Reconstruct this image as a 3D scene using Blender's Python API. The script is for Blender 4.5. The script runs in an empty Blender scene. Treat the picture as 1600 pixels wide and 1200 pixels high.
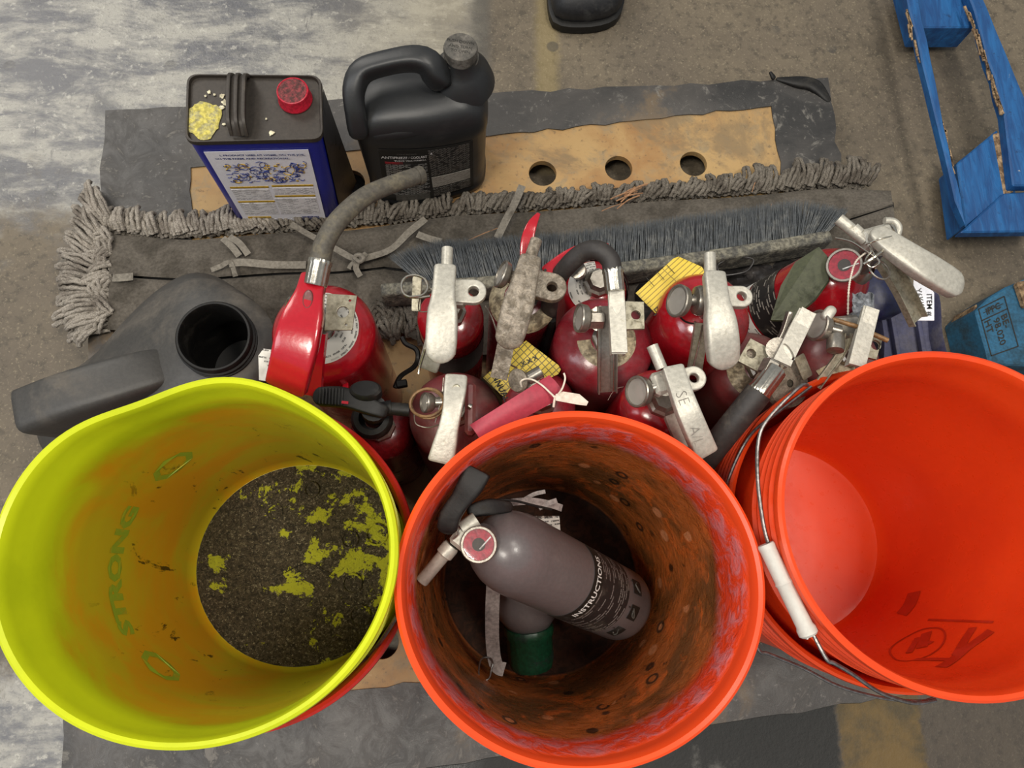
import bpy, bmesh, math, random
from mathutils import Vector, Matrix, noise
V = Vector
random.seed(7)
S = bpy.context.scene
COL = S.collection
# ------------------------------------------------------------------ camera
F = 1160.0; CAMH = 1.0
_d = V(((742-800)/F, -(900-600)/F, -1)).normalized()
WZ = -_d; WX = (V((1,0,0)) - V((1,0,0)).dot(WZ)*WZ).normalized(); WY = WZ.cross(WX)
cd = bpy.data.cameras.new('camera'); cam = bpy.data.objects.new('camera', cd); COL.objects.link(cam)
cd.sensor_width = 36.0; cd.lens = F/1600*36.0; cd.clip_start = 0.02; cd.clip_end = 60
cam.matrix_world = Matrix.Translation((0,0,CAMH)) @ Matrix((WX, WY, WZ)).to_4x4()
S.camera = cam
def P(x, y, z):
    """point of the place at height z seen at photo pixel (x, y)"""
    v = V(((x-800)/F, -(y-600)/F, -1.0))
    w = V((v.dot(WX), v.dot(WY), v.dot(WZ)))
    return V((0,0,CAMH)) + w*((z-CAMH)/w.z)
# ------------------------------------------------------------------ light
S.view_settings.view_transform = 'Standard'; S.view_settings.look = 'None'
S.view_settings.gamma = 1.0; S.view_settings.use_curve_mapping = False
S.view_settings.exposure = -0.30
wd = bpy.data.worlds.new('hall_light'); S.world = wd; wd.use_nodes = True
wd.node_tree.nodes['Background'].inputs[0].default_value = (0.80, 0.84, 0.88, 1)
wd.node_tree.nodes['Background'].inputs[1].default_value = 0.54
def area(loc, target, sx, sy, power, col):
    l = bpy.data.lights.new('ceiling_lamp', 'AREA'); l.shape = 'RECTANGLE'; l.size = sx; l.size_y = sy
    l.energy = power; l.color = col
    o = bpy.data.objects.new('ceiling_lamp', l); COL.objects.link(o)
    o.location = loc; o.rotation_euler = (V(target)-V(loc)).to_track_quat('-Z', 'Y').to_euler()
area((1.0, 0.0, 3.1), (-0.1,0.1,0), 0.5, 0.5, 44, (1.0,0.94,0.84))
area((-0.85, -0.75, 3.3), (0,0.1,0), 0.6, 0.6, 62, (1.0,0.93,0.82))
area((-3.2, 3.4, 4.2), (-0.3,0.4,0), 1.6, 2.4, 150, (1.0,0.95,0.87))
area((-3.6, -1.0, 4.2), (-0.3,0.0,0), 1.6, 2.0, 80, (0.93,0.96,1.0))
area((0.9, 1.2, 4.2), (0.2,0.3,0), 0.8, 0.8, 34, (1.0,0.93,0.82))
# ------------------------------------------------------------------ materials
def lin(h):
    if isinstance(h, str):
        h = [int(h[i:i+2],16)/255 for i in (0,2,4)]
        return tuple(c/12.92 if c <= .04045 else ((c+.055)/1.055)**2.4 for c in h) + (1,)
    return tuple(h)+(1,) if len(h) == 3 else h
class NT:
    def __init__(s, name):
        s.m = bpy.data.materials.new(name); s.m.use_nodes = True; s.t = s.m.node_tree
        s.b = s.t.nodes['Principled BSDF']; s.L = s.t.links.new
    def n(s, typ, **k):
        o = s.t.nodes.new('ShaderNode'+typ)
        for a, v in k.items(): setattr(o, a, v)
        return o
    def coord(s, kind='Object', sc=(1,1,1), rot=(0,0,0), loc=(0,0,0)):
        if kind == 'Position': c = s.n('NewGeometry').outputs['Position']
        else: c = s.n('TexCoord').outputs[kind]
        mp = s.n('Mapping'); s.L(c, mp.inputs[0])
        mp.inputs['Scale'].default_value = sc; mp.inputs['Rotation'].default_value = rot; mp.inputs['Location'].default_value = loc
        return mp.outputs[0]
    def noise(s, co, scale, detail=4, rough=.55, dist=0):
        o = s.n('TexNoise'); s.L(co, o.inputs['Vector'])
        o.inputs['Scale'].default_value = scale; o.inputs['Detail'].default_value = detail
        o.inputs['Roughness'].default_value = rough; o.inputs['Distortion'].default_value = dist
        return o.outputs['Fac']
    def ramp(s, fac, a, b, va=0., vb=1.):
        o = s.n('MapRange'); o.interpolation_type = 'SMOOTHSTEP'; s.L(fac, o.inputs[0])
        for i, v in enumerate((a, b, va, vb)): o.inputs[i+1].default_value = v
        return o.outputs[0]
    def mix(s, f, a, b, mode='MIX'):
        o = s.n('Mix'); o.data_type = 'RGBA'; o.blend_type = mode
        for k, v in ((0, f), (6, a), (7, b)):
            if isinstance(v, (float, int)): o.inputs[k].default_value = v
            elif isinstance(v, (str, tuple, list)): o.inputs[k].default_value = lin(v)
            else: s.L(v, o.inputs[k])
        return o.outputs[2]
    def math(s, op, a, b=0.0, clamp=False):
        o = s.n('Math', operation=op); o.use_clamp = clamp
        for k, v in enumerate((a, b)):
            if isinstance(v, (float, int)): o.inputs[k].default_value = v
            else: s.L(v, o.inputs[k])
        return o.outputs[0]
    def bump(s, h, strength=.3, dist=.002):
        o = s.n('Bump'); o.inputs['Strength'].default_value = strength; o.inputs['Distance'].default_value = dist
        s.L(h, o.inputs['Height']); s.L(o.outputs[0], s.b.inputs['Normal'])
    def col(s, v):
        if isinstance(v, (str, tuple)): s.b.inputs['Base Color'].default_value = lin(v)
        else: s.L(v, s.b.inputs['Base Color'])
    def rough(s, v):
        if isinstance(v, (float, int)): s.b.inputs['Roughness'].default_value = v
        else: s.L(v, s.b.inputs['Roughness'])
_mc = {}
def dirty(name, base, dirt, rough=.5, metal=0., amt=(.5,.7), sc=40, grain=260, bump=.15, spec=.5, rough2=None, gk=.35, dist=.0008, coat=0):
    """worn surface: base colour, blotches of dirt, fine grain"""
    if name in _mc: return _mc[name]
    t = NT(name); co = t.coord('Position')
    a = t.noise(co, sc, 6, .65, .4); g = t.noise(co, grain, 3, .6)
    f = t.ramp(a, amt[0], amt[1]); c = t.mix(f, base, dirt)
    gg = t.ramp(g, .3, .7, 1-gk, 1+gk*.4)
    hs = t.n('VectorMath', operation='SCALE'); t.L(c, hs.inputs[0]); t.L(gg, hs.inputs['Scale'])
    t.col(hs.outputs[0])
    t.rough(t.ramp(f, 0, 1, rough, rough2 if rough2 is not None else min(1, rough+.25)))
    t.b.inputs['Metallic'].default_value = metal
    t.b.inputs['Specular IOR Level'].default_value = spec
    if coat: t.b.inputs['Coat Weight'].default_value = coat; t.b.inputs['Coat Roughness'].default_value = .12
    t.bump(g, bump, dist)
    _mc[name] = t.m
    return t.m
def printed(name, bg, ink, rows=220., cols=60., dens=.45, rough=.55, inkmix=.9, lines=True):
    """small unreadable print in rows, on UV in metres"""
    if name in _mc: return _mc[name]
    t = NT(name); co = t.coord('UV')
    b = t.n('TexBrick'); t.L(co, b.inputs['Vector'])
    b.inputs['Scale'].default_value = 1.; b.inputs['Brick Width'].default_value = 1/cols
    b.inputs['Row Height'].default_value = 1/rows; b.inputs['Mortar Size'].default_value = .30/rows
    b.offset_frequency = 2; b.offset = .37; b.inputs['Mortar Smooth'].default_value = .1
    for k, v in (('Color1',(0,0,0,1)),('Color2',(1,1,1,1)),('Mortar',(1,1,1,1))): b.inputs[k].default_value = v
    f = t.ramp(b.outputs['Color'], dens, dens+.05, 1, 0)
    n = t.noise(co, rows*3, 2); f = t.math('MULTIPLY', f, t.ramp(n, .35, .5))
    f = t.math('MULTIPLY', f, inkmix)
    d = t.noise(t.coord('Position'), 45, 4)
    c = t.mix(f, bg, ink); c = t.mix(t.ramp(d, .5, .75, 0, .45), c, '6b6459')
    t.col(c); t.rough(rough); _mc[name] = t.m
    return t.m
M = {}
M['red'] = dirty('red_gloss_paint', '98111c', '6b2a2c', .18, amt=(.5,.75), sc=18, gk=.12, coat=.3)
M['red_dusty'] = dirty('red_dusty_paint', '8a1c28', '744246', .26, amt=(.4,.7), sc=14, gk=.15, coat=.2, rough2=.45)
M['maroon'] = dirty('maroon_dusty_paint', '6d2b2c', '6a4a45', .32, amt=(.35,.65), sc=16, gk=.15, rough2=.5)
M['red_lever'] = dirty('red_lever_paint', 'a60e1f', '7a1a20', .22, amt=(.62,.8), sc=30, gk=.06, coat=.4)
M['silver'] = dirty('cast_aluminium', 'b5b1a5', '8f8770', .42, .35, amt=(.55,.85), sc=170, gk=.16, bump=.3)
M['grimy'] = dirty('grimy_cast_metal', '978c7d', '6b6153', .5, .3, amt=(.4,.65), sc=130, gk=.35, bump=.6, dist=.0015)
M['steel'] = dirty('dull_steel', '9a948a', '756e62', .32, .8, amt=(.5,.8), sc=90, gk=.18)
M['bright'] = dirty('bright_ferrule', 'b9b4a8', '6e685d', .25, .95, amt=(.55,.8), sc=90, gk=.15)
M['plate'] = dirty('zinc_plate', 'a19b88', '7a725c', .42, .5, amt=(.45,.75), sc=150, gk=.25)
M['brass'] = dirty('brown_ring', '80603c', '4d3a28', .5, .2)
M['hose'] = dirty('rubber_hose', '4e4940', '6a6250', .62, amt=(.45,.7), sc=60, gk=.3)
M['hose_black'] = dirty('black_rubber_hose', '2c2826', '4a443c', .6, amt=(.5,.75), sc=50, gk=.2)
M['black'] = dirty('black_plastic', '161514', '33302b', .5, amt=(.5,.8), sc=30, gk=.2, spec=.3)
M['jug'] = dirty('black_jug_plastic', '1f2021', '4b4844', .42, amt=(.52,.85), sc=9, gk=.1, bump=.12)
M['gas'] = dirty('grey_black_plastic', '3a3835', '5f584f', .5, amt=(.45,.75), sc=11, gk=.15, bump=.2)
M['tin_top'] = dirty('tin_lid_grime', '38322c', '5d554b', .5, .2, amt=(.55,.8), sc=35, gk=.2)
M['blue_tin'] = dirty('blue_tin_paint', '0d1a8e', '151d55', .3, amt=(.6,.85), sc=25, gk=.08)
M['dark_side'] = dirty('dark_side_print', '15171f', '30302f', .35, amt=(.5,.8), sc=60)
M['cap_red'] = dirty('red_cap_plastic', 'b31a30', '7d2630', .4, amt=(.5,.8), sc=60)
M['cap_top'] = dirty('red_cap_worn_top', '7d2a2e', '4b2b28', .6, amt=(.4,.6), sc=190, gk=.5, bump=.8, dist=.001)
M['yellow_paint'] = dirty('dried_yellow_paint', 'c6b95c', 'a39c70', .8, amt=(.45,.6), sc=120, gk=.4, bump=.9, dist=.0015)
M['white_fleck'] = dirty('white_fleck', 'd5cdb0', 'a69c80', .8)
M['white_label'] = dirty('white_label', 'f2f3fa', 'b8b5af', .45, amt=(.6,.85), sc=25, gk=.05)
M['ink_blue'] = dirty('blue_ink', '26377c', '3a4675', .6)
M['ink_yellow'] = dirty('yellow_ink', 'c7a023', 'a58d3c', .6)
M['ink_black'] = dirty('black_ink', '16150f', '2a2722', .6)
M['ink_white'] = dirty('white_ink', 'd8d8d4', 'a0a09a', .6)
M['ink_grey'] = dirty('grey_ink', '55534d', '46443f', .6)
M['ink_red'] = dirty('red_ink', '8c1820', '5c2020', .6)
M['canvas'] = dirty('grey_canvas', '5c564e', '47423b', .9, amt=(.4,.65), sc=22, gk=.25, bump=.5, spec=.2)
M['yarn'] = dirty('grey_cotton_yarn', 'a0988d', '776f66', .95, amt=(.42,.66), sc=26, grain=600, gk=.45, bump=.9, spec=.1, dist=.0015)
M['yarn_dark'] = dirty('grimy_cotton_yarn', '7a7369', '585149', .95, amt=(.42,.66), sc=26, grain=600, gk=.45, bump=.9, spec=.1, dist=.0015)
M['tie'] = dirty('grey_cotton_tie', '7c766c', '5f5951', .9, sc=40, gk=.25, spec=.2)
M['bristle'] = dirty('blue_grey_bristle', '45494c', '6a6b69', .55, amt=(.45,.7), sc=60, gk=.3)
M['broomwood'] = dirty('grimy_broom_block', '4c4a44', '7a7668', .7, amt=(.4,.62), sc=60, gk=.5, bump=.7, dist=.002)
M['rag'] = dirty('black_crumpled_plastic', '302d2c', '4e4946', .38, amt=(.5,.7), sc=30, gk=.2)
M['cream'] = dirty('cream_label', 'b8a988', '6d604b', .5, amt=(.4,.62), sc=90, gk=.4)
M['green_tag'] = dirty('olive_sleeve', '3d4128', '2b2e20', .6, amt=(.45,.65), sc=30, gk=.2)
M['red_tag'] = dirty('red_vinyl_tag', 'a33646', '8a3f48', .55, amt=(.5,.75), sc=22, gk=.12)
M['string'] = dirty('white_string', 'd8cdbd', 'b0a593', .8, gk=.15)
M['navy'] = dirty('navy_plastic', '10173d', '242a4a', .4, sc=20)
M['dusk'] = dirty('dusty_violet_plastic', '40415c', '5a5862', .6, amt=(.45,.75), sc=30, gk=.2)
M['shoe'] = dirty('black_shoe_leather', '1b1b1d', '2d2c2b', .5)
M['grip'] = dirty('white_grip_plastic', 'bdb9b0', '8f887c', .5, amt=(.6,.8), sc=40, gk=.06)
M['wire'] = dirty('galvanised_wire', '8d8a88', '5f5c59', .3, .9, sc=60)
M['straw'] = dirty('dry_straw', '9c7453', '7a5f48', .8)
M['greyext'] = dirty('grey_enamel', '5d5757', '6f6866', .35, amt=(.5,.8), sc=16, gk=.08, coat=.15)
M['green'] = dirty('dark_green_plastic', '0c3a25', '0a2419', .4)
M['strap'] = dirty('grey_strap', '8b827e', '6a625f', .6)
M['red_print'] = dirty('red_gauge_print', '9c2434', '6e2a34', .3)
M['dial_grey'] = printed('dial_print', '8d8880', '4a4640', 260, 90, .5)
M['bluewood'] = None
# yellow tag with ruled lines
def ruled(name, bg, ink, rows, cols, rot=0):
    t = NT(name); co = t.coord('UV', rot=(0,0,rot))
    b = t.n('TexBrick'); t.L(co, b.inputs['Vector']); b.offset = 0; b.inputs['Scale'].default_value = 1
    b.inputs['Brick Width'].default_value = 1/cols; b.inputs['Row Height'].default_value = 1/rows
    b.inputs['Mortar Size'].default_value = .0005; b.inputs['Mortar Smooth'].default_value = .2
    d = t.noise(t.coord('Position'), 60, 5)
    c = t.mix(b.outputs['Fac'], bg, ink); c = t.mix(t.ramp(d, .5, .75, 0, .5), c, '8a7a48')
    t.col(c); t.rough(.5); return t.m
M['tag_yellow'] = ruled('yellow_tag_ruled', 'd0b43a', '8a7528', 240, 14)
M['tag_grid'] = ruled('yellow_tag_grid', 'cdb233', '6a5d22', 230, 170)
M['print_white'] = printed('white_print', 'ecebec', '6a6b74', 330, 130, .5)
M['print_tag'] = printed('tag_print', 'dedbd2', '2c2c2c', 260, 90, .4)
M['print_dark'] = printed('dark_jug_print', '121313', 'b2b2ac', 330, 120, .75)
M['print_dark2'] = printed('dark_jug_print_right', '1b1a19', '8d8a82', 330, 200, .75)
M['print_pale'] = printed('pale_print_band', 'a5a197', '5e5a52', 300, 200, .6)
M['print_inst'] = printed('instruction_print', '1d1a19', '77706c', 260, 60, .45)
M['print_ring'] = printed('ring_label_print', 'b9b5ac', '3a3733', 240, 90, .5)
M['print_silver'] = printed('silver_body_print', '55504c', '1c1a19', 900, 240, .9)
M['print_maroon'] = printed('maroon_body_print', '6b4038', '9b7f73', 300, 30, .6)
M['print_black'] = printed('black_body_print', '1d1b1a', '9a948a', 260, 80, .4)
def glass():
    t = NT('gauge_glass'); g = t.n('BsdfGlossy'); g.inputs['Roughness'].default_value = .08
    tr = t.n('BsdfTransparent'); mx = t.n('MixShader'); mx.inputs[0].default_value = .04
    t.L(tr.outputs[0], mx.inputs[1]); t.L(g.outputs[0], mx.inputs[2]); t.L(mx.outputs[0], t.t.nodes['Material Output'].inputs[0]); return t.m
M['glass'] = glass()
# blue painted wood
def bluewood():
    t = NT('blue_painted_wood'); co = t.coord('Position', sc=(1,1,1), rot=(0,0,.3))
    g = t.noise(t.coord('Position', sc=(14,2.5,10), rot=(0,0,-.27)), 6, 6, .6, .5)
    c = t.mix(t.ramp(g, .35, .7), '0c3f72', '185a92')
    w = t.noise(co, 60, 6, .7); c = t.mix(t.ramp(w, .60, .68), c, '0e3a66')
    w2 = t.noise(co, 22, 7, .75, 1.); c = t.mix(t.ramp(w2, .66, .69), c, 'b5ad98')
    t.col(c); t.rough(.55); t.bump(g, .6, .003); return t.m
M['bluewood'] = bluewood()
M['stampwood'] = dirty('teal_stamped_wood', '1f5a7a', '24404f', .7, amt=(.4,.65), sc=22, gk=.25, bump=.5)
M['rawwood'] = dirty('splintered_raw_wood', 'a58a68', '5f4a36', .85, amt=(.4,.6), sc=70, gk=.4, bump=.8)
# floor
def floor_mat():
    t = NT('worn_concrete'); co = t.coord('Position')
    sep = t.n('SeparateXYZ'); t.L(co, sep.inputs[0]); X, Y = sep.outputs[0], sep.outputs[1]
    n1 = t.noise(co, 3.2, 8, .62, .1); n2 = t.noise(co, 11, 8, .68, .15); n3 = t.noise(co, 70, 6, .7); n4 = t.noise(co, 260, 3, .6)
    st = t.noise(t.coord('Position', sc=(1,2.6,1), rot=(0,0,.12)), 7, 9, .72, .25)
    base = t.mix(t.ramp(n1, .35, .65), '5c5245', '6b604f')
    base = t.mix(t.ramp(n2, .45, .70, 0, .75), base, '534a3d')
    base = t.mix(t.ramp(n3, .48, .66, 0, .75), base, '453e33')
    base = t.mix(t.ramp(n4, .56, .7, 0, .5), base, '8f836c')
    base = t.mix(t.ramp(n3, .34, .24, 0, .5), base, '94876f')
    # pale worn steel-grey plate with dark smears at the left
    pl = t.mix(t.ramp(st, .40, .60), '58585b', '97948b')
    pl = t.mix(t.ramp(n2, .54, .68, 0, .7), pl, '4b4b4d')
    pl = t.mix(t.ramp(n3, .56, .68, 0, .5), pl, 'c0bcb0')
    pl = t.mix(t.ramp(n3, .40, .30, 0, .6), pl, '5b5a5a')
    sc2 = t.noise(t.coord('Position', sc=(1,.12,1), rot=(0,0,1.1)), 60, 6, .75, .3)
    pl = t.mix(t.ramp(sc2, .62, .68, 0, .6), pl, '48474a'); pl = t.mix(t.ramp(n4, .58, .66, 0, .45), pl, '5f5d5a')
    pl = t.mix(t.ramp(X, -.35, -.02, 0, .55), pl, t.mix(t.ramp(n2, .4, .65), '9c927a', '70685a'))
    m = t.math('ADD', X, t.math('MULTIPLY', t.math('SUBTRACT', n2, .5), .06))
    my = t.math('ADD', Y, t.math('MULTIPLY', t.math('SUBTRACT', n2, .5), .5))
    fx = t.ramp(m, .02, -.02); fy = t.math('ADD', t.ramp(my, .42, .62), t.ramp(my, -.02, -.16), True)
    fl = t.math('MULTIPLY', fx, fy)
    c = t.mix(fl, base, pl)
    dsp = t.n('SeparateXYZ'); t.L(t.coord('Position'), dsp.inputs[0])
    painted_shade = t.math('MULTIPLY', t.ramp(t.math('ADD', dsp.outputs[1], t.math('MULTIPLY', n2, .3)), .55, -.05), t.ramp(dsp.outputs[0], .0, .25))
    c = t.mix(t.math('MULTIPLY', painted_shade, .65), c, '37302a')  # dimmer light at the lower right, mixed into the floor colour
    # old paint: ochre patch lower right, faint stripe at the top
    sep2 = t.n('SeparateXYZ'); t.L(t.coord('Position'), sep2.inputs[0])
    def box(x0, x1, y0, y1, s=.004):
        wob = t.math('MULTIPLY', t.math('SUBTRACT', n3, .5), .02)
        xx = t.math('ADD', sep2.outputs[0], wob); yy = t.math('ADD', sep2.outputs[1], wob)
        a = t.math('MULTIPLY', t.ramp(xx, x0-s, x0+s), t.ramp(xx, x1+s, x1-s))
        b = t.math('MULTIPLY', t.ramp(yy, y0-s, y0+s), t.ramp(yy, y1+s, y1-s))
        return t.math('MULTIPLY', a, b)
    q0, q1 = P(1312,1150,FZ), P(1442,1150,FZ)
    oc = t.mix(t.ramp(n2, .35, .6), '655029', '413824')
    c = t.mix(t.math('MULTIPLY', box(q0.x, q1.x, -1, -.10), t.ramp(n2, .68, .6)), c, oc)
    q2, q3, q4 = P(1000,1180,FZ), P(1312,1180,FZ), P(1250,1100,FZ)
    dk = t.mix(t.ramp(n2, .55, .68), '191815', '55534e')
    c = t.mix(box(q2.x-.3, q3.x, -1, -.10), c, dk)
    q5, q6 = P(838,100,FZ), P(872,100,FZ)
    c = t.mix(t.math('MULTIPLY', box(q5.x, q6.x, .62, 1.02, .01), .45), c, '8b7a4d')
    # dark stain strip along plate joint
    q7 = P(748,60,FZ); c = t.mix(t.math('MULTIPLY', box(q7.x-.012, q7.x+.02, .5, 1.4, .01), .6), c, '3f3d39')
    q8, q9 = P(555,30,FZ), P(640,30,FZ)
    c = t.mix(t.math('MULTIPLY', box(q8.x, q9.x, .96, 1.3, .02), .75), c, '4b4a48')
    vo = t.n('TexVoronoi'); vo.feature = 'F1'; t.L(co, vo.inputs['Vector']); vo.inputs['Scale'].default_value = 14
    sp = t.ramp(vo.outputs['Distance'], .16, .12); sp = t.math('MULTIPLY', sp, t.ramp(n1, .5, .6)); 
    c = t.mix(t.math('MULTIPLY', sp, .6), c, '3a3835')
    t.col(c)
    t.rough(t.mix(fl, (.62,.62,.62), (.36,.36,.36)))
    t.bump(t.math('ADD', n3, t.math('MULTIPLY', n4, .5)), .35, .003)
    return t.m
def panel_mat():
    t = NT('ochre_stained_panel'); co = t.coord('Position')
    n1 = t.noise(co, 6, 8, .6, .4); n2 = t.noise(co, 30, 7, .7, .5); n3 = t.noise(co, 120, 4, .6)
    c = t.mix(t.ramp(n1, .35, .65), 'a98a5a', '90693d')
    c = t.mix(t.ramp(n2, .48, .68, 0, .7), c, '84765c')
    c = t.mix(t.ramp(n2, .36, .26, 0, .8), c, 'bba273')
    c = t.mix(t.ramp(n1, .60, .72), c, '6c4526')
    c = t.mix(t.ramp(n3, .58, .72, 0, .6), c, '5c4a34')
    n5 = t.noise(co, 4.5, 9, .7, .6); c = t.mix(t.ramp(n5, .52, .62, 0, .75), c, '756247'); c = t.mix(t.ramp(n5, .42, .34, 0, .6), c, '9b6a3a')
    t.col(c); t.rough(.6); t.bump(n2, .3, .002); return t.m
def rim_mat():
    t = NT('black_rubber_edging'); co = t.coord('Position')
    n1 = t.noise(co, 5, 8, .62, .5); n2 = t.noise(co, 28, 8, .75, .8); n3 = t.noise(co, 160, 4, .6)
    c = t.mix(t.ramp(n1, .35, .65), '33312f', '4a4642')
    c = t.mix(t.ramp(n1, .54, .64, 0, .75), c, '66553f'); c = t.mix(t.ramp(n1, .42, .34, 0, .7), c, '252423')
    c = t.mix(t.ramp(n2, .56, .66, 0, .7), c, '77736c')
    c = t.mix(t.ramp(n3, .6, .75, 0, .4), c, '85807a')
    t.col(c); t.rough(t.ramp(n2, .4, .7, .42, .7)); t.bump(n2, .4, .002); return t.m
FZ = -0.055
# ------------------------------------------------------------------ mesh tools
class MB:
    def __init__(s): s.v = []; s.f = []; s.uv = {}
    def add(s, vs, fs, uvs=None):
        k = len(s.v); s.v += [V(x) for x in vs]; s.f += [tuple(i+k for i in f) for f in fs]
        if uvs: 
            for i, u in enumerate(uvs): s.uv[k+i] = u
        return s
def catmull(pts, n=6, closed=False):
    pts = [V(p) for p in pts]
    if len(pts) < 3: return pts
    out = []; N = len(pts); rng = N if closed else N-1
    for i in range(rng):
        if closed: a, b, c, d = pts[(i-1)%N], pts[i], pts[(i+1)%N], pts[(i+2)%N]
        else: a, b, c, d = pts[max(i-1,0)], pts[i], pts[i+1], pts[min(i+2,N-1)]
        for k in range(n):
            t = k/n
            out.append(.5*((2*b)+(c-a)*t+(2*a-5*b+4*c-d)*t*t+(3*b-a-3*c+d)*t**3))
    if not closed: out.append(pts[-1])
    return out
def sweep(mb, path, prof, up=None, scales=None, closed=False, caps=True, uvscale=None):
    """carry a closed 2D profile (side, up) along a path; scales = per point (sx, sy)"""
    path = [V(p) for p in path]; n = len(path); m = len(prof)
    tan = []
    for i in range(n):
        if closed: t = path[(i+1)%n]-path[i-1]
        else: t = path[min(i+1,n-1)]-path[max(i-1,0)]
        tan.append(t.normalized() if t.length > 1e-9 else V((0,0,1)))
    vs = []; nrm = None
    for i in range(n):
        t = tan[i]
        if up is not None:
            u = V(up(i) if callable(up) else up); side = t.cross(u)
            if side.length < 1e-5: side = t.cross(V((1,0,.1)))
            side.normalize(); nn = side.cross(t)
        else:
            if nrm is None:
                a = V((0,0,1)) if abs(t.z) < .9 else V((1,0,0)); nrm = (a-a.dot(t)*t).normalized()
            else:
                nrm = nrm-nrm.dot(t)*t; nrm.normalize()
            nn = nrm; side = t.cross(nn)
        sx, sy = scales[i] if scales else (1,1)
        for a, b in prof: vs.append(path[i]+side*a*sx+nn*b*sy)
    fs = []
    for i in range(n if closed else n-1):
        j = (i+1)%n
        for k in range(m):
            l = (k+1)%m; fs.append((i*m+k, j*m+k, j*m+l, i*m+l))
    if caps and not closed: fs.append(tuple(range(m))); fs.append(tuple((n-1)*m+k for k in reversed(range(m))))
    uvs = None
    if uvscale:
        L = 0; uvs = []
        for i in range(n):
            if i: L += (path[i]-path[i-1]).length
            for a, b in prof: uvs.append((L, a))
    mb.add(vs, fs, uvs)
    return mb
def circ(r, n=10): return [(r*math.cos(2*math.pi*k/n), r*math.sin(2*math.pi*k/n)) for k in range(n)]
def sup(w, h, n=20, e=.35):
    o = []
    for k in range(n):
        a = 2*math.pi*(k+.5)/n; c, s = math.cos(a), math.sin(a)
        o.append((w/2*math.copysign(abs(c)**e, c), h/2*math.copysign(abs(s)**e, s)))
    return o
def tube(mb, pts, r, n=10, smooth=6, closed=False, taper=None):
    p = catmull(pts, smooth, closed) if smooth > 1 else [V(q) for q in pts]
    sc = None
    if taper: sc = [(taper[0]+(taper[1]-taper[0])*i/(len(p)-1),)*2 for i in range(len(p))]
    return sweep(mb, p, circ(r, n), None, sc, closed)
def bar(mb, pts, w, h, up=(0,0,1), e=.35, smooth=5, endr=(True, True), n=20):
    """lofted bar: w,h = lists of widths/heights spread along the path, plan ends rounded"""
    p = catmull(pts, smooth) if len(pts) > 2 else [V(pts[0]).lerp(V(pts[1]), t/10) for t in range(11)]
    def f(l, t):
        if not isinstance(l, (list, tuple)): return l
        x = t*(len(l)-1); i = min(int(x), len(l)-2); return l[i]+(l[i+1]-l[i])*(x-i)
    cum = [0]
    for a, b in zip(p, p[1:]): cum.append(cum[-1]+(b-a).length)
    L = cum[-1]; out = []; sc = []
    def at(s):
        for i in range(len(cum)-1):
            if s <= cum[i+1]+1e-9: return p[i].lerp(p[i+1], (s-cum[i])/max(cum[i+1]-cum[i],1e-9))
        return p[-1]
    r0 = f(w,0)/2*.95; r1 = f(w,1)/2*.95; r0 = min(r0, L*.4); r1 = min(r1, L*.4)
    st = []
    if endr[0]: st += [(r0*(1-math.cos(a)), max(.08,math.sin(a))) for a in (0,.25,.55,.9,1.25)]
    else: st += [(0,.86),(.0008,.96),(.0022,1)]
    a0 = st[-1][0]; b1 = L-(r1 if endr[1] else .0022)
    K = max(6, int((b1-a0)/.006))
    st += [(a0+(b1-a0)*(k+1)/(K+1), 1) for k in range(K)]
    if endr[1]: st += [(L-r1*(1-math.cos(a)), max(.08,math.sin(a))) for a in (1.25,.9,.55,.25,0)]
    else: st += [(L-.0022,1),(L-.0008,.96),(L,.86)]
    prev = -1
    for s, k in st:
        if s <= prev+1e-6: s = prev+1e-5
        prev = s
        t = s/L; out.append(at(s)); sc.append((f(w,t)*k, f(h,t)*(.35+.65*k if k < 1 else 1)))
    return sweep(mb, out, sup(1,1,n,e), up, sc)
def lathe(mb, prof, o=(0,0,0), axis=(0,0,1), n=32, sx=1., sy=1., defo=None, ang=None, uv=False):
    """turn (radius, height) pairs round an axis; defo(angle, z, r) -> r"""
    ax = V(axis).normalized(); q = ax.to_track_quat('Z', 'Y')
    X, Y = q @ V((1,0,0)), q @ V((0,1,0)); o = V(o)
    if abs(ax.z) > .9999: X, Y = V((1,0,0)), V((0,1,0))*(1 if ax.z > 0 else -1)
    full = ang is None; a0, a1 = (0, 2*math.pi) if full else ang
    m = n if full else n+1; vs = []; uvs = []; L = 0
    for i, (r, z) in enumerate(prof):
        if i: L += math.hypot(r-prof[i-1][0], z-prof[i-1][1])
        for k in range(m):
            a = a0+(a1-a0)*k/n; rr = defo(a, z, r) if defo else r
            vs.append(o+X*math.cos(a)*rr*sx+Y*math.sin(a)*rr*sy+ax*z); uvs.append((a*max(x[0] for x in prof), L))
    fs = []
    for i in range(len(prof)-1):
        for k in range(n if full else n):
            l = (k+1)%m if full else k+1
            fs.append((i*m+k, i*m+l, (i+1)*m+l, (i+1)*m+k))
    if full:
        if prof[0][0] > 1e-6: pass
    return mb.add(vs, fs, uvs if uv else None)
def disk(mb, o, axis, r, n=24, sx=1., sy=1.):
    return lathe(mb, [(r,0),(r*.5,0),(.00001,0)], o, axis, n, sx, sy)
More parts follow.
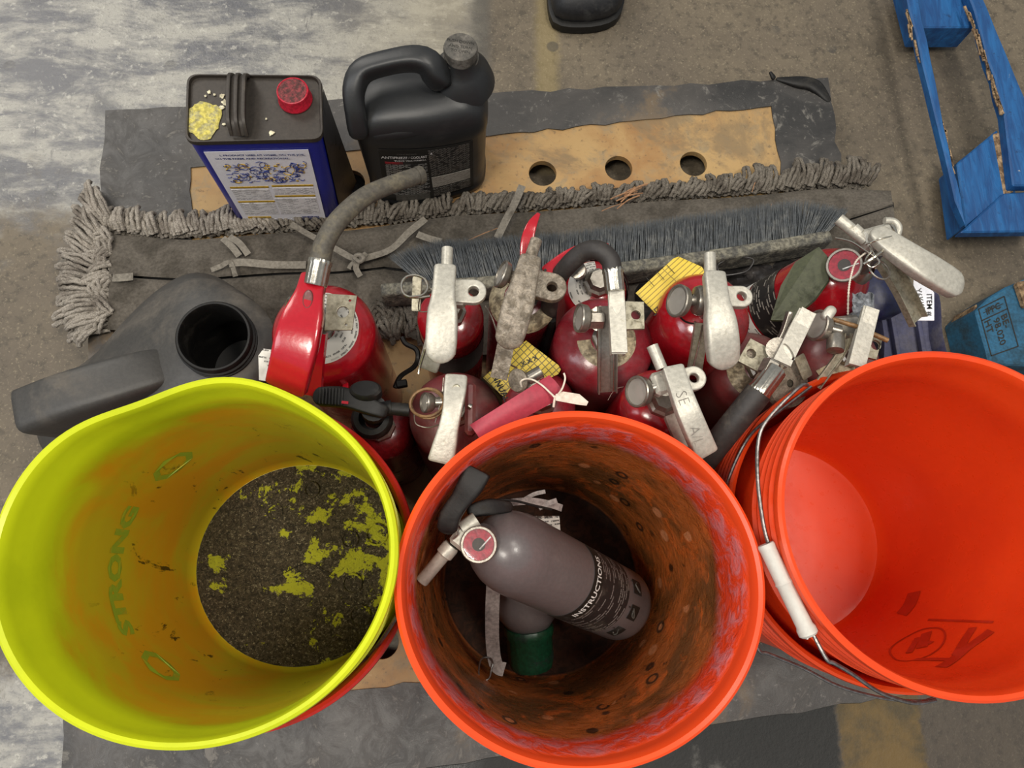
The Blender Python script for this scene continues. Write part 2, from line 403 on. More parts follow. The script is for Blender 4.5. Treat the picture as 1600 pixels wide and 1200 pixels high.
def boxm(mb, c, size, rx=None, ry=None, bevel=.0):
    """box with chamfered vertical edges; rx, ry = its own x and y directions"""
    c = V(c); X = V(rx).normalized() if rx is not None else V((1,0,0))
    Y = V(ry).normalized() if ry is not None else V((0,1,0)); Y = (Y-Y.dot(X)*X).normalized(); Z = X.cross(Y)
    a, b, h = size[0]/2, size[1]/2, size[2]/2; g = min(bevel, a*.9, b*.9, h*.9)
    def ring(ins, z):
        A, B = a-ins, b-ins; gg = max(g-ins, g*.3) if g else 0
        if g: pts = [(A-gg,-B),(A,-B+gg),(A,B-gg),(A-gg,B),(-A+gg,B),(-A,B-gg),(-A,-B+gg),(-A+gg,-B)]
        else: pts = [(A,-B),(A,B),(-A,B),(-A,-B)]
        return [c+X*x+Y*y+Z*z for x, y in pts]
    rs = [ring(g,-h), ring(0,-h+g), ring(0,h-g), ring(g,h)] if g else [ring(0,-h), ring(0,h)]
    m = len(rs[0]); vs = [v for r in rs for v in r]; fs = []
    for i in range(len(rs)-1):
        for k in range(m): l = (k+1)%m; fs.append((i*m+k, i*m+l, (i+1)*m+l, (i+1)*m+k))
    fs.append(tuple(reversed(range(m)))); fs.append(tuple((len(rs)-1)*m+k for k in range(m)))
    return mb.add(vs, fs)
def prism(mb, pts, thick, nrm=(0,0,1)):
    """flat outline (3D points) given a thickness along nrm"""
    n = V(nrm).normalized()*thick; pts = [V(p) for p in pts]; m = len(pts)
    vs = [p+n for p in pts]+pts
    k = len(mb.v); O = sum(pts, V())/m; U = (pts[1]-pts[0]).normalized(); nn = V(nrm).normalized(); W = nn.cross(U)
    uvs = [((p-O).dot(U), (p-O).dot(W)) for p in pts]*2
    fs = [tuple(range(m)), tuple(m+i for i in reversed(range(m)))]
    for i in range(m): j = (i+1)%m; fs.append((i, m+i, m+j, j))
    return mb.add(vs, fs, uvs)
def curved_plate(mb, grid, thick=.0006):
    """grid of 3D points (rows) -> thin sheet with UV in metres"""
    R, C_ = len(grid), len(grid[0]); vs = [V(p) for r in grid for p in r]; nr = []
    for i in range(R):
        for j in range(C_):
            a = V(grid[i][min(j+1,C_-1)])-V(grid[i][max(j-1,0)]); b = V(grid[min(i+1,R-1)][j])-V(grid[max(i-1,0)][j])
            nr.append(a.cross(b).normalized())
    uv = []
    for i in range(R):
        L = 0
        for j in range(C_):
            if j: L += (V(grid[i][j])-V(grid[i][j-1])).length
            H = sum((V(grid[q][0])-V(grid[q-1][0])).length for q in range(1, i+1)); uv.append((L, H))
    N = len(vs); vs2 = [v-n*thick for v, n in zip(vs, nr)]; fs = []
    for i in range(R-1):
        for j in range(C_-1):
            a = i*C_+j; q = (a, a+1, a+C_+1, a+C_); fs.append(q); fs.append(tuple(N+x for x in reversed(q)))
    edge = [j for j in range(C_)]+[i*C_+C_-1 for i in range(1,R)]+[(R-1)*C_+j for j in range(C_-2,-1,-1)]+[i*C_ for i in range(R-2,0,-1)]
    for a, b in zip(edge, edge[1:]+edge[:1]): fs.append((b, a, N+a, N+b))
    return mb.add(vs+vs2, fs, uv+uv)
def obj(name, mb, m, parent=None, smooth=True, label=None, kind=None, angle=40):
    me = bpy.data.meshes.new(name)
    off = V(parent['_o']) if parent is not None and '_o' in parent else V()
    me.from_pydata([v-off for v in mb.v], [], mb.f)
    if mb.uv:
        ul = me.uv_layers.new(name='UVMap')
        for l in me.loops: ul.data[l.index].uv = mb.uv.get(l.vertex_index, (0,0))
    bm = bmesh.new(); bm.from_mesh(me); bmesh.ops.recalc_face_normals(bm, faces=bm.faces)
    ca = math.radians(angle)
    for f in bm.faces: f.smooth = smooth
    if smooth:
        for e in bm.edges:
            if len(e.link_faces) == 2 and e.calc_face_angle(0) > ca: e.smooth = False
    bm.to_mesh(me); bm.free()
    me.materials.append(m)
    o = bpy.data.objects.new(name, me); COL.objects.link(o)
    if parent is not None: o.parent = parent; o['_o'] = list(off)
    if label: o['label'] = label
    if kind: o['kind'] = kind
    return o
def thing(name, label, cat, loc, group=None):
    o = bpy.data.objects.new(name, None); COL.objects.link(o); o.location = loc; o.empty_display_size = .02
    o['_o'] = list(loc); o['label'] = label; o['category'] = cat
    if group: o['group'] = group
    return o
def tag(o, label, cat, group=None):
    o['label'] = label; o['category'] = cat
    if group: o['group'] = group
    return o
def flat_plate(name, outline, holes, thick, m, parent, z=(0,0,1), u=None, bevel=.0004, label=None):
    """plate with real holes: outline = 3D points in a plane; holes = [(centre, radius[, radius2])]"""
    nn = V(z).normalized(); O = sum([V(p) for p in outline], V())/len(outline)
    U = (V(u) if u is not None else V(outline[1])-V(outline[0])); U = (U-U.dot(nn)*nn).normalized(); W = nn.cross(U)
    cu = bpy.data.curves.new('c', 'CURVE'); cu.dimensions = '2D'; cu.fill_mode = 'BOTH'; cu.extrude = thick/2
    cu.bevel_depth = bevel; cu.bevel_resolution = 1
    def spl(pts):
        s = cu.splines.new('POLY'); s.points.add(len(pts)-1); s.use_cyclic_u = True
        for i, (x, y) in enumerate(pts): s.points[i].co = (x, y, 0, 1)
    spl([((V(p)-O).dot(U), (V(p)-O).dot(W)) for p in outline])
    for h in holes:
        c = V(h[0])-O; a, b = h[1], (h[2] if len(h) > 2 else h[1]); x, y = c.dot(U), c.dot(W)
        spl([(x+a*math.cos(k*math.pi/12), y+b*math.sin(k*math.pi/12)) for k in range(24)])
    t = bpy.data.objects.new('t', cu); me = bpy.data.meshes.new_from_object(t)
    bpy.data.objects.remove(t); bpy.data.curves.remove(cu)
    mb = MB(); mb.add([O+U*v.co.x+W*v.co.y+nn*v.co.z for v in me.vertices], [tuple(p.vertices) for p in me.polygons],
                      [(v.co.x, v.co.y) for v in me.vertices])
    bpy.data.meshes.remove(me)
    return obj(name, mb, m, parent, smooth=False, label=label)
def text(s, o, u, v, size, m, parent, name='lettering', bend=None, thick=.0001, align='CENTER', xs=1., sp=1., bold=0):
    """flat lettering: o = centre of the line, u = reading direction, v = up of the letters"""
    cu = bpy.data.curves.new('t', 'FONT'); cu.body = s; cu.size = 1; cu.align_x = align; cu.align_y = 'CENTER'
    cu.extrude = 0; cu.space_character = sp; cu.resolution_u = 2; cu.offset = bold
    t = bpy.data.objects.new('t', cu); me = bpy.data.meshes.new_from_object(t)
    bpy.data.objects.remove(t); bpy.data.curves.remove(cu)
    u = V(u).normalized(); v = V(v).normalized(); mb = MB()
    if bend: pts = [bend(p.co.x*size*xs, p.co.y*size) for p in me.vertices]
    else: pts = [V(o)+u*p.co.x*size*xs+v*p.co.y*size for p in me.vertices]
    mb.add(pts, [tuple(p.vertices) for p in me.polygons]); bpy.data.meshes.remove(me)
    return obj(name, mb, m, parent, smooth=False)
def rnd(a, b): return random.uniform(a, b)
# ------------------------------------------------------------------ setting
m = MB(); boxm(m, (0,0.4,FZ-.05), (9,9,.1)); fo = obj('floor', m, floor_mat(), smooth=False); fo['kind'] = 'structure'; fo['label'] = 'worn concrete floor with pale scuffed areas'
RIM = rim_mat(); PAN = panel_mat()
# slab the things stand on
BT = .045
c00, c01, c11, c10 = P(85,1290,0), P(162,172,0), P(1295,122,0), P(1440,1085,0)
base = thing('platform', 'low black edged platform with ochre panel and round holes under everything', 'platform', (0,0.25,FZ))
i00, i01, i11, i10 = P(310,1108,0), P(298,262,0), P(1205,166,0), P(1330,985,0)
j00,j01,j11,j10=[q+V((a*.03,b*.03,0)) for q,a,b in ((i00,-1,-1),(i01,-2,1),(i11,1,1),(i10,1,-1))]
PT = .012
def hole_at(x, y): q = P(x, y, 0); return (q, .0215)
hs = [hole_at(848,270), hole_at(967,262), hole_at(1084,255), hole_at(548,285), hole_at(430,300), hole_at(597,1003)]
flat_plate('panel', [q+V((0,0,-PT/2-.001)) for q in (j00, j10, j11, j01)], [(V((h[0].x,h[0].y,-PT/2-.001)), h[1]) for h in hs], PT-.002, PAN, base, bevel=.0006)
def wavy(a, b, n, amp, seed):
    out = []
    for k in range(n+1):
        q = a.lerp(b, k/n); d = (b-a).normalized(); pz = V((-d.y, d.x, 0))
        out.append(q+pz*amp*(noise.noise(V((seed, k*.9, 0)))+.5*noise.noise(V((seed, k*2.3, 4)))))
    return out
def rimstrip(oa, ob, ia, ib, seed):
    o = wavy(oa, ob, 40, .006, seed); i = wavy(ia, ib, 40, .005, seed+5)
    mb = MB(); vs = []
    for k in range(41):
        a, b = o[k], i[k]; h = .0035+.0015*noise.noise(V((k*.3, seed, 0)))
        s = [V((a.x,a.y,FZ+.001)), V((a.x,a.y,-.006)), a.lerp(b,.03)+V((0,0,h)), a.lerp(b,.3)+V((0,0,h+.001)), a.lerp(b,.7)+V((0,0,h)), b+V((0,0,h*.25)), V((b.x,b.y,-.004)), V((b.x, b.y,FZ+.001))]
        vs += s
    fs = []
    for k in range(40):
        for j in range(8): l = (j+1)%8; fs.append((k*8+j, k*8+l, (k+1)*8+l, (k+1)*8+j))
    fs += [tuple(range(8)), tuple(320+j for j in reversed(range(8)))]
    mb.add(vs, fs); return obj('edging', mb, RIM, base, angle=50)
rimstrip(c01, c11, i01, i11, 1)
rimstrip(c10, c00, i10, i00, 2)
rimstrip(c11, c10, i11+V((0,.0,0)), i10, 3)
rimstrip(c00, c01, i00, i01, 4)
# torn rubber lip at the far right corner
m = MB(); bar(m, [P(1212,124,.003), P(1240,128,.006), P(1272,134,.006), P(1296,160,.002)], [.006,.020,.024,.010], [.006,.012,.012,.006], e=.8); bar(m, [P(1203,112,.012), P(1210,124,.006)], [.004,.010], [.004,.006], e=.8); obj('torn_lip', m, M['black'], base)
# ------------------------------------------------------------------ buckets
def bucket_prof(R, r0, h, t=.0022, inner_bottom=.006):
    def rad(z): return r0+(R-.006-r0)*z/h
    out = [(0.00001,.002),(r0-.006,.002),(r0-.002,0),(r0,.003)]
    for z in (.06,.15,h*.65,h-.08,h-.070): out.append((rad(z), z))
    # outside ribs
    for z in (h-.066,h-.052,h-.038,h-.024):
        out += [(rad(z)+.0005, z-.001),(rad(z)+.0055, z),(rad(z)+.0055, z+.0018),(rad(z)+.0005, z+.003)]
    out += [(rad(h-.012)+.001, h-.012),(R-.001, h-.011),(R, h-.006),(R-.0005, h-.001),(R-.003, h+.001),(R-.0062, h-.0008),(R-.0078, h-.005)]
    zi = [h-.012, h-.03, h-.036, h-.060, h-.066, h*.65, .15, .08, .03]
    for k, z in enumerate(zi): out.append((rad(z)-t-(.0012 if k in (2,3) else 0), z))
    out += [(r0-t, inner_bottom+.006),(r0-t-.003, inner_bottom+.001),(r0-t-.008, inner_bottom),(r0*.5, inner_bottom),(.00001, inner_bottom)]
    return out
def make_bucket(name, label, c, zb, R, r0, h, mat, sx=1., sy=1., defo=None, tilt=None, group=None):
    t = thing(name, label, 'bucket', (c.x, c.y, zb), group)
    mb = MB(); lathe(mb, bucket_prof(R, r0, h), (c.x,c.y,zb), (0,0,1), 128, sx, sy, defo)
    if tilt:
        Rm = Matrix.Rotation(tilt[0],3,'X') @ Matrix.Rotation(tilt[1],3,'Y'); o = V((c.x,c.y,zb)); mb.v = [Rm @ (v-o)+o for v in mb.v]
    obj('shell', mb, mat, t, angle=35)
    return t
def plastic(name, col, col2, rough=.35):
    t = NT(name); co = t.coord('Position'); n = t.noise(co, 9, 6, .6, .4); n2 = t.noise(co, 90, 4, .6)
    c = t.mix(t.ramp(n, .4, .75, 0, .8), col, col2); t.col(c); t.rough(t.ramp(n2, .3, .7, rough-.06, rough+.12))
    t.b.inputs['Subsurface Weight'].default_value = 0; t.bump(n2, .08, .001); return t, c, co
def thin(t, colsock, k):
    tr = t.n('BsdfTranslucent'); mx = t.n('MixShader'); mx.inputs[0].default_value = k
    t.L(colsock, tr.inputs[0]); t.L(t.b.outputs[0], mx.inputs[1]); t.L(tr.outputs[0], mx.inputs[2])
    t.L(mx.outputs[0], t.t.nodes['Material Output'].inputs[0])
def orange_mat():
    t, c, co = plastic('orange_bucket_plastic', 'ee4e1c', 'e2441a', .32); thin(t, c, .15)
    return t.m
def bucket_yellow_mat(o, zb, h):
    t = NT('yellow_bucket_plastic'); co = t.coord('Object')
    sep = t.n('SeparateXYZ'); t.L(co, sep.inputs[0]); X, Y, Z = sep.outputs
    r2 = t.math('SQRT', t.math('ADD', t.math('MULTIPLY', X, X), t.math('MULTIPLY', Y, Y)))
    geo = t.n('NewGeometry'); rad = t.n('VectorMath', operation='DOT_PRODUCT')
    t.L(geo.outputs['Normal'], rad.inputs[0]); t.L(co, rad.inputs[1])
    inside = t.ramp(rad.outputs['Value'], -.01, -.03)          # normals that look back to the axis
    n1 = t.noise(co, 7, 6, .6, .8); n2 = t.noise(t.coord('Object', sc=(1,1,.35)), 40, 7, .7, .6); n3 = t.noise(co, 14, 5, .6)
    base = t.mix(t.ramp(n3, .4, .7), 'e4ec26', 'd6e020')
    # orange glow of the outer bucket through the wall, painted in, strongest at left
    zz = t.math('ADD', Z, t.math('MULTIPLY', t.math('SUBTRACT', n1, .5), .12))
    lf = t.ramp(X, .12, -.06, .25, 1.)
    f = t.math('MULTIPLY', t.math('MULTIPLY', t.ramp(zz, .325, .275), lf), inside)
    c = t.mix(t.math('MULTIPLY', f, .95), base, t.mix(t.ramp(n1, .4, .62), 'efac20', 'dcc32a'))
    low = t.math('MULTIPLY', t.math('MULTIPLY', t.ramp(zz, .31, .22), inside), t.ramp(X, -.08, .08))
    c = t.mix(t.math('MULTIPLY', low, .5), c, 'c6c53a')
    sc = t.math('MULTIPLY', t.math('MULTIPLY', t.ramp(n2, .60, .63), t.ramp(zz, .29, .14)), inside)
    sc = t.math('MULTIPLY', sc, t.ramp(n3, .44, .52)); c = t.mix(t.math('MULTIPLY', sc, .9), c, '33270f')
    t.col(c); t.rough(t.ramp(n3, .3, .7, .3, .45)); thin(t, c, .30); return t.m
def grit_mat():
    t = NT('caked_grit'); co = t.coord('Position')
    n = t.noise(co, 420, 5, .8); n2 = t.noise(co, 24, 8, .72, .25); n3 = t.noise(co, 9, 4, .6); n5 = t.noise(co, 150, 5, .8, 1.5)
    c = t.mix(t.ramp(n5, .38, .66), '2b2519', '6b5f4a'); c = t.mix(t.ramp(t.noise(co, 300, 5, .85), .56, .62), c, 'b0a588'); c = t.mix(t.ramp(n, .40, .32), c, '15110b')
    # bare yellow plastic where the cake flaked off, denser to the right
    sep = t.n('SeparateXYZ'); t.L(t.coord('Object'), sep.inputs[0])
    d = t.math('ADD', n2, t.math('MULTIPLY', t.ramp(sep.outputs[0], -.06, .05), .10))
    d = t.math('ADD', d, t.math('MULTIPLY', t.ramp(sep.outputs[1], -.10, -.02), .03))
    f = t.ramp(d, .635, .655); f = t.math('MULTIPLY', f, t.ramp(n5, .34, .44)); c = t.mix(f, c, 'd4d634')
    t.col(c); t.rough(.85); t.bump(t.math('ADD', n, t.math('MULTIPLY', n5, 1.5)), .9, .004); return t.m
def rust_mat(h):
    """orange wall caked with brown residue and glossy streaks"""
    t = NT('caked_orange_plastic'); co = t.coord('Object')
    sep = t.n('SeparateXYZ'); t.L(co, sep.inputs[0]); X, Y, Z = sep.outputs
    geo = t.n('NewGeometry'); rad = t.n('VectorMath', operation='DOT_PRODUCT')
    t.L(geo.outputs['Normal'], rad.inputs[0]); t.L(co, rad.inputs[1]); inside = t.ramp(rad.outputs['Value'], .004, -.004)
    n1 = t.noise(co, 9, 7, .6, .5); n2 = t.noise(t.coord('Object', sc=(1,1,.8)), 26, 7, .68, .6); n3 = t.noise(co, 55, 5, .7, .5)
    vo = t.n('TexVoronoi'); t.L(t.coord('Object', sc=(1,1,.6)), vo.inputs['Vector']); vo.inputs['Scale'].default_value = 42; vo.inputs['Randomness'].default_value = 1
    vd = vo.outputs['Distance']; vc = t.n('SeparateColor'); t.L(vo.outputs['Color'], vc.inputs[0])
    ringm = t.math('MULTIPLY', t.math('MULTIPLY', t.ramp(vd, .16, .22), t.ramp(vd, .36, .28)), t.ramp(vc.outputs[0], .70, .75))
    spot = t.math('MULTIPLY', t.ramp(vd, .34, .22), t.ramp(vc.outputs[1], .82, .86)); n4 = t.noise(co, 6, 4, .5)
    zz = t.math('ADD', Z, t.math('MULTIPLY', t.math('SUBTRACT', n1, .5), .07))
    base = t.mix(t.ramp(n4, .4, .7), 'ee4e1c', 'e2441a')
    cake = t.mix(t.ramp(n1, .38, .62), 'ad5f2a', '6e4522')
    cake = t.mix(t.ramp(n2, .52, .64, 0, .8), cake, 'c76428')
    cake = t.mix(t.ramp(n2, .40, .32, 0, .85), cake, '2e2114')
    cake = t.mix(t.ramp(n3, .66, .72), cake, '1d1811'); cake = t.mix(t.math('MULTIPLY', spot, .8), cake, 'd08a5c'); cake = t.mix(t.math('MULTIPLY', ringm, .85), cake, '221b14')
    film = t.mix(t.ramp(n3, .42, .62), 'dd3f1c', 'c5767a')
    f1 = t.math('MULTIPLY', t.ramp(zz, h-.012, h-.028), inside)
    c = t.mix(t.math('MULTIPLY', f1, .8), base, film)
    f2 = t.math('MULTIPLY', t.ramp(zz, h-.060, h-.090), inside)
    c = t.mix(f2, c, cake)
    c = t.mix(t.ramp(Z, .012, .008), c, t.mix(t.ramp(n3,.4,.6), '2a1a10', '45291a'))
    t.col(c); t.rough(t.mix(t.ramp(Z, .016, .012), t.mix(f2, (.33,.33,.33), t.mix(t.ramp(n3,.4,.6), (.22,.22,.22), (.5,.5,.5))), (.95,.95,.95)))
    t.bump(t.math('MULTIPLY', t.math('ADD', n2, n3), f1), .8, .004); return t.m
ORANGE = orange_mat()
# --- yellow bucket nested in a red one
yc = P(308,867,.402)
def ydef(a, z, r):
    k = max(0, z-.05)/.37
    d = 0
    for a0, w, amp in ((2.02,.30,-.016),(1.45,.32,.011),(2.6,.45,.005)):
        x = (a-a0+math.pi)%(2*math.pi)-math.pi; d += amp*math.exp(-(x/w)**2)
    return (r+d*k**5)*(1-.095*k**4*math.sin(a)**2)
t = make_bucket('bucket', 'bright yellow bucket with dented rim and caked grit inside', yc, .034, .1545, .134, .37, bucket_yellow_mat(0,0,.37), 1.0, .945, ydef)
m = MB(); lathe(m, [(.1285,.0075),(.12,.010),(.09,.0105),(.06,.0115),(.03,.011),(.00001,.0112)], (yc.x,yc.y,.034), (0,0,1), 64, 1, .945)
gmat = grit_mat(); obj('grit_layer', m, gmat, t, label='dark caked grit with yellow flaked patches')
for (x, y, r) in ((550,912,.0115),(546,843,.010),(588,835,.013),(486,765,.009),(562,962,.012),(430,800,.008)):
    q = P(x, y, .049); m = MB(); 
    if (V((q.x,q.y,0))-V((yc.x,yc.y,0))).length < .112:
        tube(m, [q+V((r*math.cos(k*.628), r*math.sin(k*.628), -.001)) for k in range(10)], .0013, 6, 2, True); obj('ring_mark', m, gmat, t)
m = MB(); tube(m, [P(445,895,.0495), P(480,880,.0495), P(505,892,.0495), P(520,900,.0495)], .0005, 5); obj('hair', m, M['black'], t)
# faint mirrored print showing through the yellow wall
m_green = dirty('faint_green_print', '8fa22c', 'b09a1c', .5, amt=(.5,.68), sc=60, gk=.05)
def ywall(ang, z):   # point on the inner wall
    rr = .134+(.1545-.006-.134)*z/.37-.0022; rr = ydef(ang, z, rr)-.0004
    return V((yc.x+rr*math.cos(ang), yc.y+rr*math.sin(ang)*.945, .034+z))
text('STRONG', None, (1,0,0), (0,1,0), .034, m_green, t, bend=lambda x, y: ywall(3.22-x/.14, .196+y), bold=.05)
for a_, z_ in ((2.34,.190),(4.02,.185)): text('O', None, (1,0,0), (0,1,0), .062, m_green, t, bend=lambda x, y: ywall(a_-x/.14, z_+y), bold=.01)
t2 = make_bucket('bucket', 'red orange bucket beneath the yellow one, showing only along its right side', V((yc.x+.003,yc.y-.001,0)), .004, .1570, .1355, .300, dirty('red_bucket_plastic', 'b52318', '7c2318', .4, amt=(.5,.75), sc=20, gk=.1), 1.0, .945)
# wire bail of that red bucket
m = MB(); tube(m, [P(620,962,.36), P(606,985,.33), P(585,1015,.29), P(560,1040,.26)], .0018, 6); obj('bail', m, M['wire'], t2)
# --- centre bucket
cc = P(909,909,.39)
HB = .387
ct = make_bucket('bucket', 'orange bucket in the middle, inside caked brown, holding grey extinguisher', cc, .003, .1525, .130, HB, rust_mat(HB), .98, .92)
# --- right buckets
rc = P(1497,808,.405); rt = (0.0,-.0)
rb = make_bucket('bucket', 'clean bright orange bucket at right with white grip on its wire bail', rc, .036, .1500, .131, .37, ORANGE, 1.0, .945)
rb2 = make_bucket('bucket', 'orange bucket beneath the clean one at right, its ribbed side and bail showing', rc+V((-.004,.001,0)), .004, .1580, .1350, .315, ORANGE, 1.0, .945)
# ------------------------------------------------------------------ bails of the right buckets
m = MB()
tube(m, [P(1262,602,.385), P(1248,606,.39), P(1200,655,.39), P(1185,690,.39), P(1184,750,.39), P(1192,815,.39), P(1200,848,.392)], .0017, 8)
tube(m, [P(1196,852,.392), P(1215,890,.392), P(1240,955,.392), P(1262,998,.392)], .0019, 8)
tube(m, [P(1270,990,.392), P(1292,1030,.392), P(1303,1036,.392), P(1330,1052,.39), P(1375,1082,.385), P(1425,1098,.38), P(1462,1094,.375)], .0017, 8)
bl = obj('bail', m, M['wire'], rb)
m = MB(); lathe(m, [(.0004,0),(.0065,0),(.0072,.002),(.0068,.006),(.0068,.036),(.0076,.038),(.0068,.040),(.0068,.078),(.0078,.081),(.0078,.086),(.006,.088),(.0004,.088)], P(1196,850,.392), P(1268,1000,.392)-P(1196,850,.392), 20, 1,1)
# length correction
gl = (P(1264,994,.392)-P(1196,850,.392)).length; 
ax = (P(1268,1000,.392)-P(1196,850,.392)).normalized(); o0 = P(1196,850,.392)
m.v = [o0+ax*((v-o0).dot(ax))*gl/.088+((v-o0)-ax*((v-o0).dot(ax)))*1.0 for v in m.v]
obj('grip', m, M['grip'], rb, label='white plastic grip')
m = MB()
tube(m, [P(1268,604,.335), P(1215,645,.33), P(1180,672,.33), P(1160,700,.33), P(1142,740,.325), P(1135,770,.32), P(1140,850,.315), P(1160,950,.31), P(1185,1014,.31), P(1202,1022,.31), P(1255,1044,.31), P(1310,1072,.315), P(1375,1090,.32), P(1435,1096,.325), P(1462,1090,.33)], .0015, 8)
obj('bail', m, M['wire'], rb2)
# faint print of the far wall showing through
m_pr = dirty('faint_print_orange', 'a32a12', 'b83214', .4, amt=(.35,.7), sc=30, gk=.05)
def rwall(ang, z):
    rr = .131+(.1500-.006-.131)*z/.37-.0022-.0005
    return V((rc.x+rr*math.cos(ang), rc.y+rr*math.sin(ang)*.945, .036+z))
def wallstrip(pts, w, closed=False):
    """thin printed line on the right bucket's inner wall; pts in (angle, z)"""
    mb = MB(); p = [V((a,z,0)) for a, z in pts]; p = catmull(p, 5, closed); vs = []; n = len(p)
    for i in range(n):
        d = (p[(i+1)%n]-p[i-1]) if closed else (p[min(i+1,n-1)]-p[max(i-1,0)])
        d = V((d.x*.14, d.y, 0)).normalized(); nn = V((-d.y/.14, d.x, 0))*w/2
        vs += [rwall((p[i]+nn).x, (p[i]+nn).y), rwall((p[i]-nn).x, (p[i]-nn).y)]
    fs = [(2*i, 2*i+1, 2*((i+1)%n)+1, 2*((i+1)%n)) for i in range(n if closed else n-1)]
    mb.add(vs, fs); return obj('faint_print', mb, m_pr, rb)
def inv(px, py):
    """ray from the lens to the inner wall of the right bucket -> (angle, z)"""
    best = None
    for k in range(20, 360):
        z = k/1000; q = P(px, py, .036+z); dx, dy = q.x-rc.x, (q.y-rc.y)/.945
        rr = .131+.013*z/.37-.0027; e = math.hypot(dx, dy)-rr
        if best is None or abs(e) < best[0]: best = (abs(e), math.atan2(dy, dx), z)
    return best[1], best[2]
wallstrip([inv(*q) for q in ((1390,1018),(1402,1003),(1435,985),(1465,981),(1476,990),(1470,1010),(1440,1028),(1405,1032))], .0022, True)
for a, b, w in (((1448,988),(1440,1012),.012),((1434,996),(1420,1020),.007),((1428,1000),(1456,1004),.006),((1520,980),(1494,1022),.010),((1548,985),(1470,1042),.012),((1450,968),(1552,972),.003),((1430,1030),(1480,1030),.008)):
    wallstrip([inv(*a), inv((a[0]+b[0])/2, (a[1]+b[1])/2), inv(*b)], w)
wallstrip([inv(1428,925), inv(1420,945), inv(1408,960)], .022)
# ------------------------------------------------------------------ fire extinguishers
EX = 'fire extinguishers huddled behind the buckets'
def ext(label, px, py, rp, zs, mat, name='fire_extinguisher', band=None, dome=.62, ring=None, neck=.013, neckm=None, ringang=None, ringmat=None, ringr=(.45,.82)):
    c = P(px, py, zs); r = (P(px+rp, py, zs)-P(px-rp, py, zs)).length/2
    t = thing(name, label, 'fire extinguisher', (c.x, c.y, .002), EX)
    D = r*dome
    def dp(q):   # dome point: q 0 at shoulder .. 1 at the neck
        a = q*math.pi/2; return (r*math.cos(a), zs-.002+D*math.sin(a))
    prof = [(.00001,.004),(r*.8,.004),(r*.86,0),(r*.93,0),(r,.008),(r,.04),(r,zs*.5),(r,zs-.02)]
    prof += [dp(q) for q in (0,.1,.22,.35,.48,.6,.7,.78)]; prof.append((neck, zs-.002+D*1.0))
    prof += [(neck, zs+D+.004),(.00001, zs+D+.004)]
    mb = MB(); lathe(mb, prof, (c.x,c.y,.002), (0,0,1), 48); obj('cylinder', mb, mat, t, angle=50)
    mb = MB(); lathe(mb, [(neck+.001,0),(neck+.0035,.001),(neck+.0035,.009),(neck+.0005,.011),(neck-.002,.018),(.00001,.018)], (c.x,c.y,zs+D-.001), (0,0,1), 8); obj('neck_nut', mb, neckm or M['steel'], t, angle=25)
    if band:
        z0, z1, bm_, a0, a1 = band
        mb = MB(); lathe(mb, [(r+.0006,z0),(r+.0006,(z0+z1)/2),(r+.0006,z1)], (c.x,c.y,.002), (0,0,1), 40, ang=(a0,a1), uv=True); obj('body_label', mb, bm_, t)
    if ring:
        mb = MB(); pr = [(dp(q)[0]+.0007, dp(q)[1]+.0007) for q in (ringr[0], (ringr[0]+ringr[1])/2-.08, (ringr[0]+ringr[1])/2+.08, ringr[1])]
        lathe(mb, pr, (c.x,c.y,.002), (0,0,1), 40, ang=ringang or (0,2*math.pi), uv=True); obj('dome_label', mb, ringmat or M['print_ring'], t)
    return t, c, r, zs+D
def gauge(t, c, axis, r=.013, thick=.009, face=None, glass_=True):
    """round pressure gauge whose dial looks along axis"""
    ax = V(axis).normalized(); mb = MB()
    lathe(mb, [(.00001,-thick),(r*.75,-thick),(r*.95,-thick*.7),(r,-thick*.2),(r*1.02,0),(r*.97,.0012),(r*.86,.0012),(r*.84,-.001),(.00001,-.001)], c, ax, 28)
    g = obj('gauge', mb, M['steel'], t, angle=35)
    mb = MB(); disk(mb, V(c)-ax*.0006, ax, r*.84, 24); obj('dial', mb, face or M['dial_grey'], g)
    if face is M['red_print']:
        mb = MB(); disk(mb, V(c)-ax*.0002, ax, r*.36, 20); obj('dial_centre', mb, M['tin_top'], g)
        q = ax.to_track_quat('Z','Y'); mb = MB(); boxm(mb, V(c)-ax*.0001+q@V((r*.2,r*.3,0)), (.0012,r*.9,.0003), q@V((1,0,0)), q@V((0,1,0))); obj('needle', mb, M['ink_white'], g)
    mb = MB(); lathe(mb, [(.00001,.0006),(r*.6,.0005),(r*.84,.0002)], c, ax, 24); obj('gauge_glass', mb, M['glass'], g)
    return g
def stem(t, a, b, r=.005, m_='steel', name='stem', n=16):
    mb = MB(); sweep(mb, [V(a), V(b)], circ(r, n), None); return obj(name, mb, M[m_], t, angle=50)
def lever(t, name, pts, w, h, m_, **k):
    mb = MB(); bar(mb, pts, w, h, **k); return obj(name, mb, m_ if not isinstance(m_, str) else M[m_], t, angle=45)
def channel(t, name, pts, w, d, m_, up=(0,0,1), th=.0012):
    """folded U channel lying open side up (d > 0) or down (d < 0)"""
    a = w/2; s = 1 if d > 0 else -1; d = abs(d)
    prof = [(-a, s*d),(-a,0),(a,0),(a,s*d),(a-th,s*d),(a-th,s*th),(-a+th,s*th),(-a+th,s*d)]
    mb = MB(); sweep(mb, catmull(pts, 4), prof, up); return obj(name, mb, M[m_], t, angle=30)
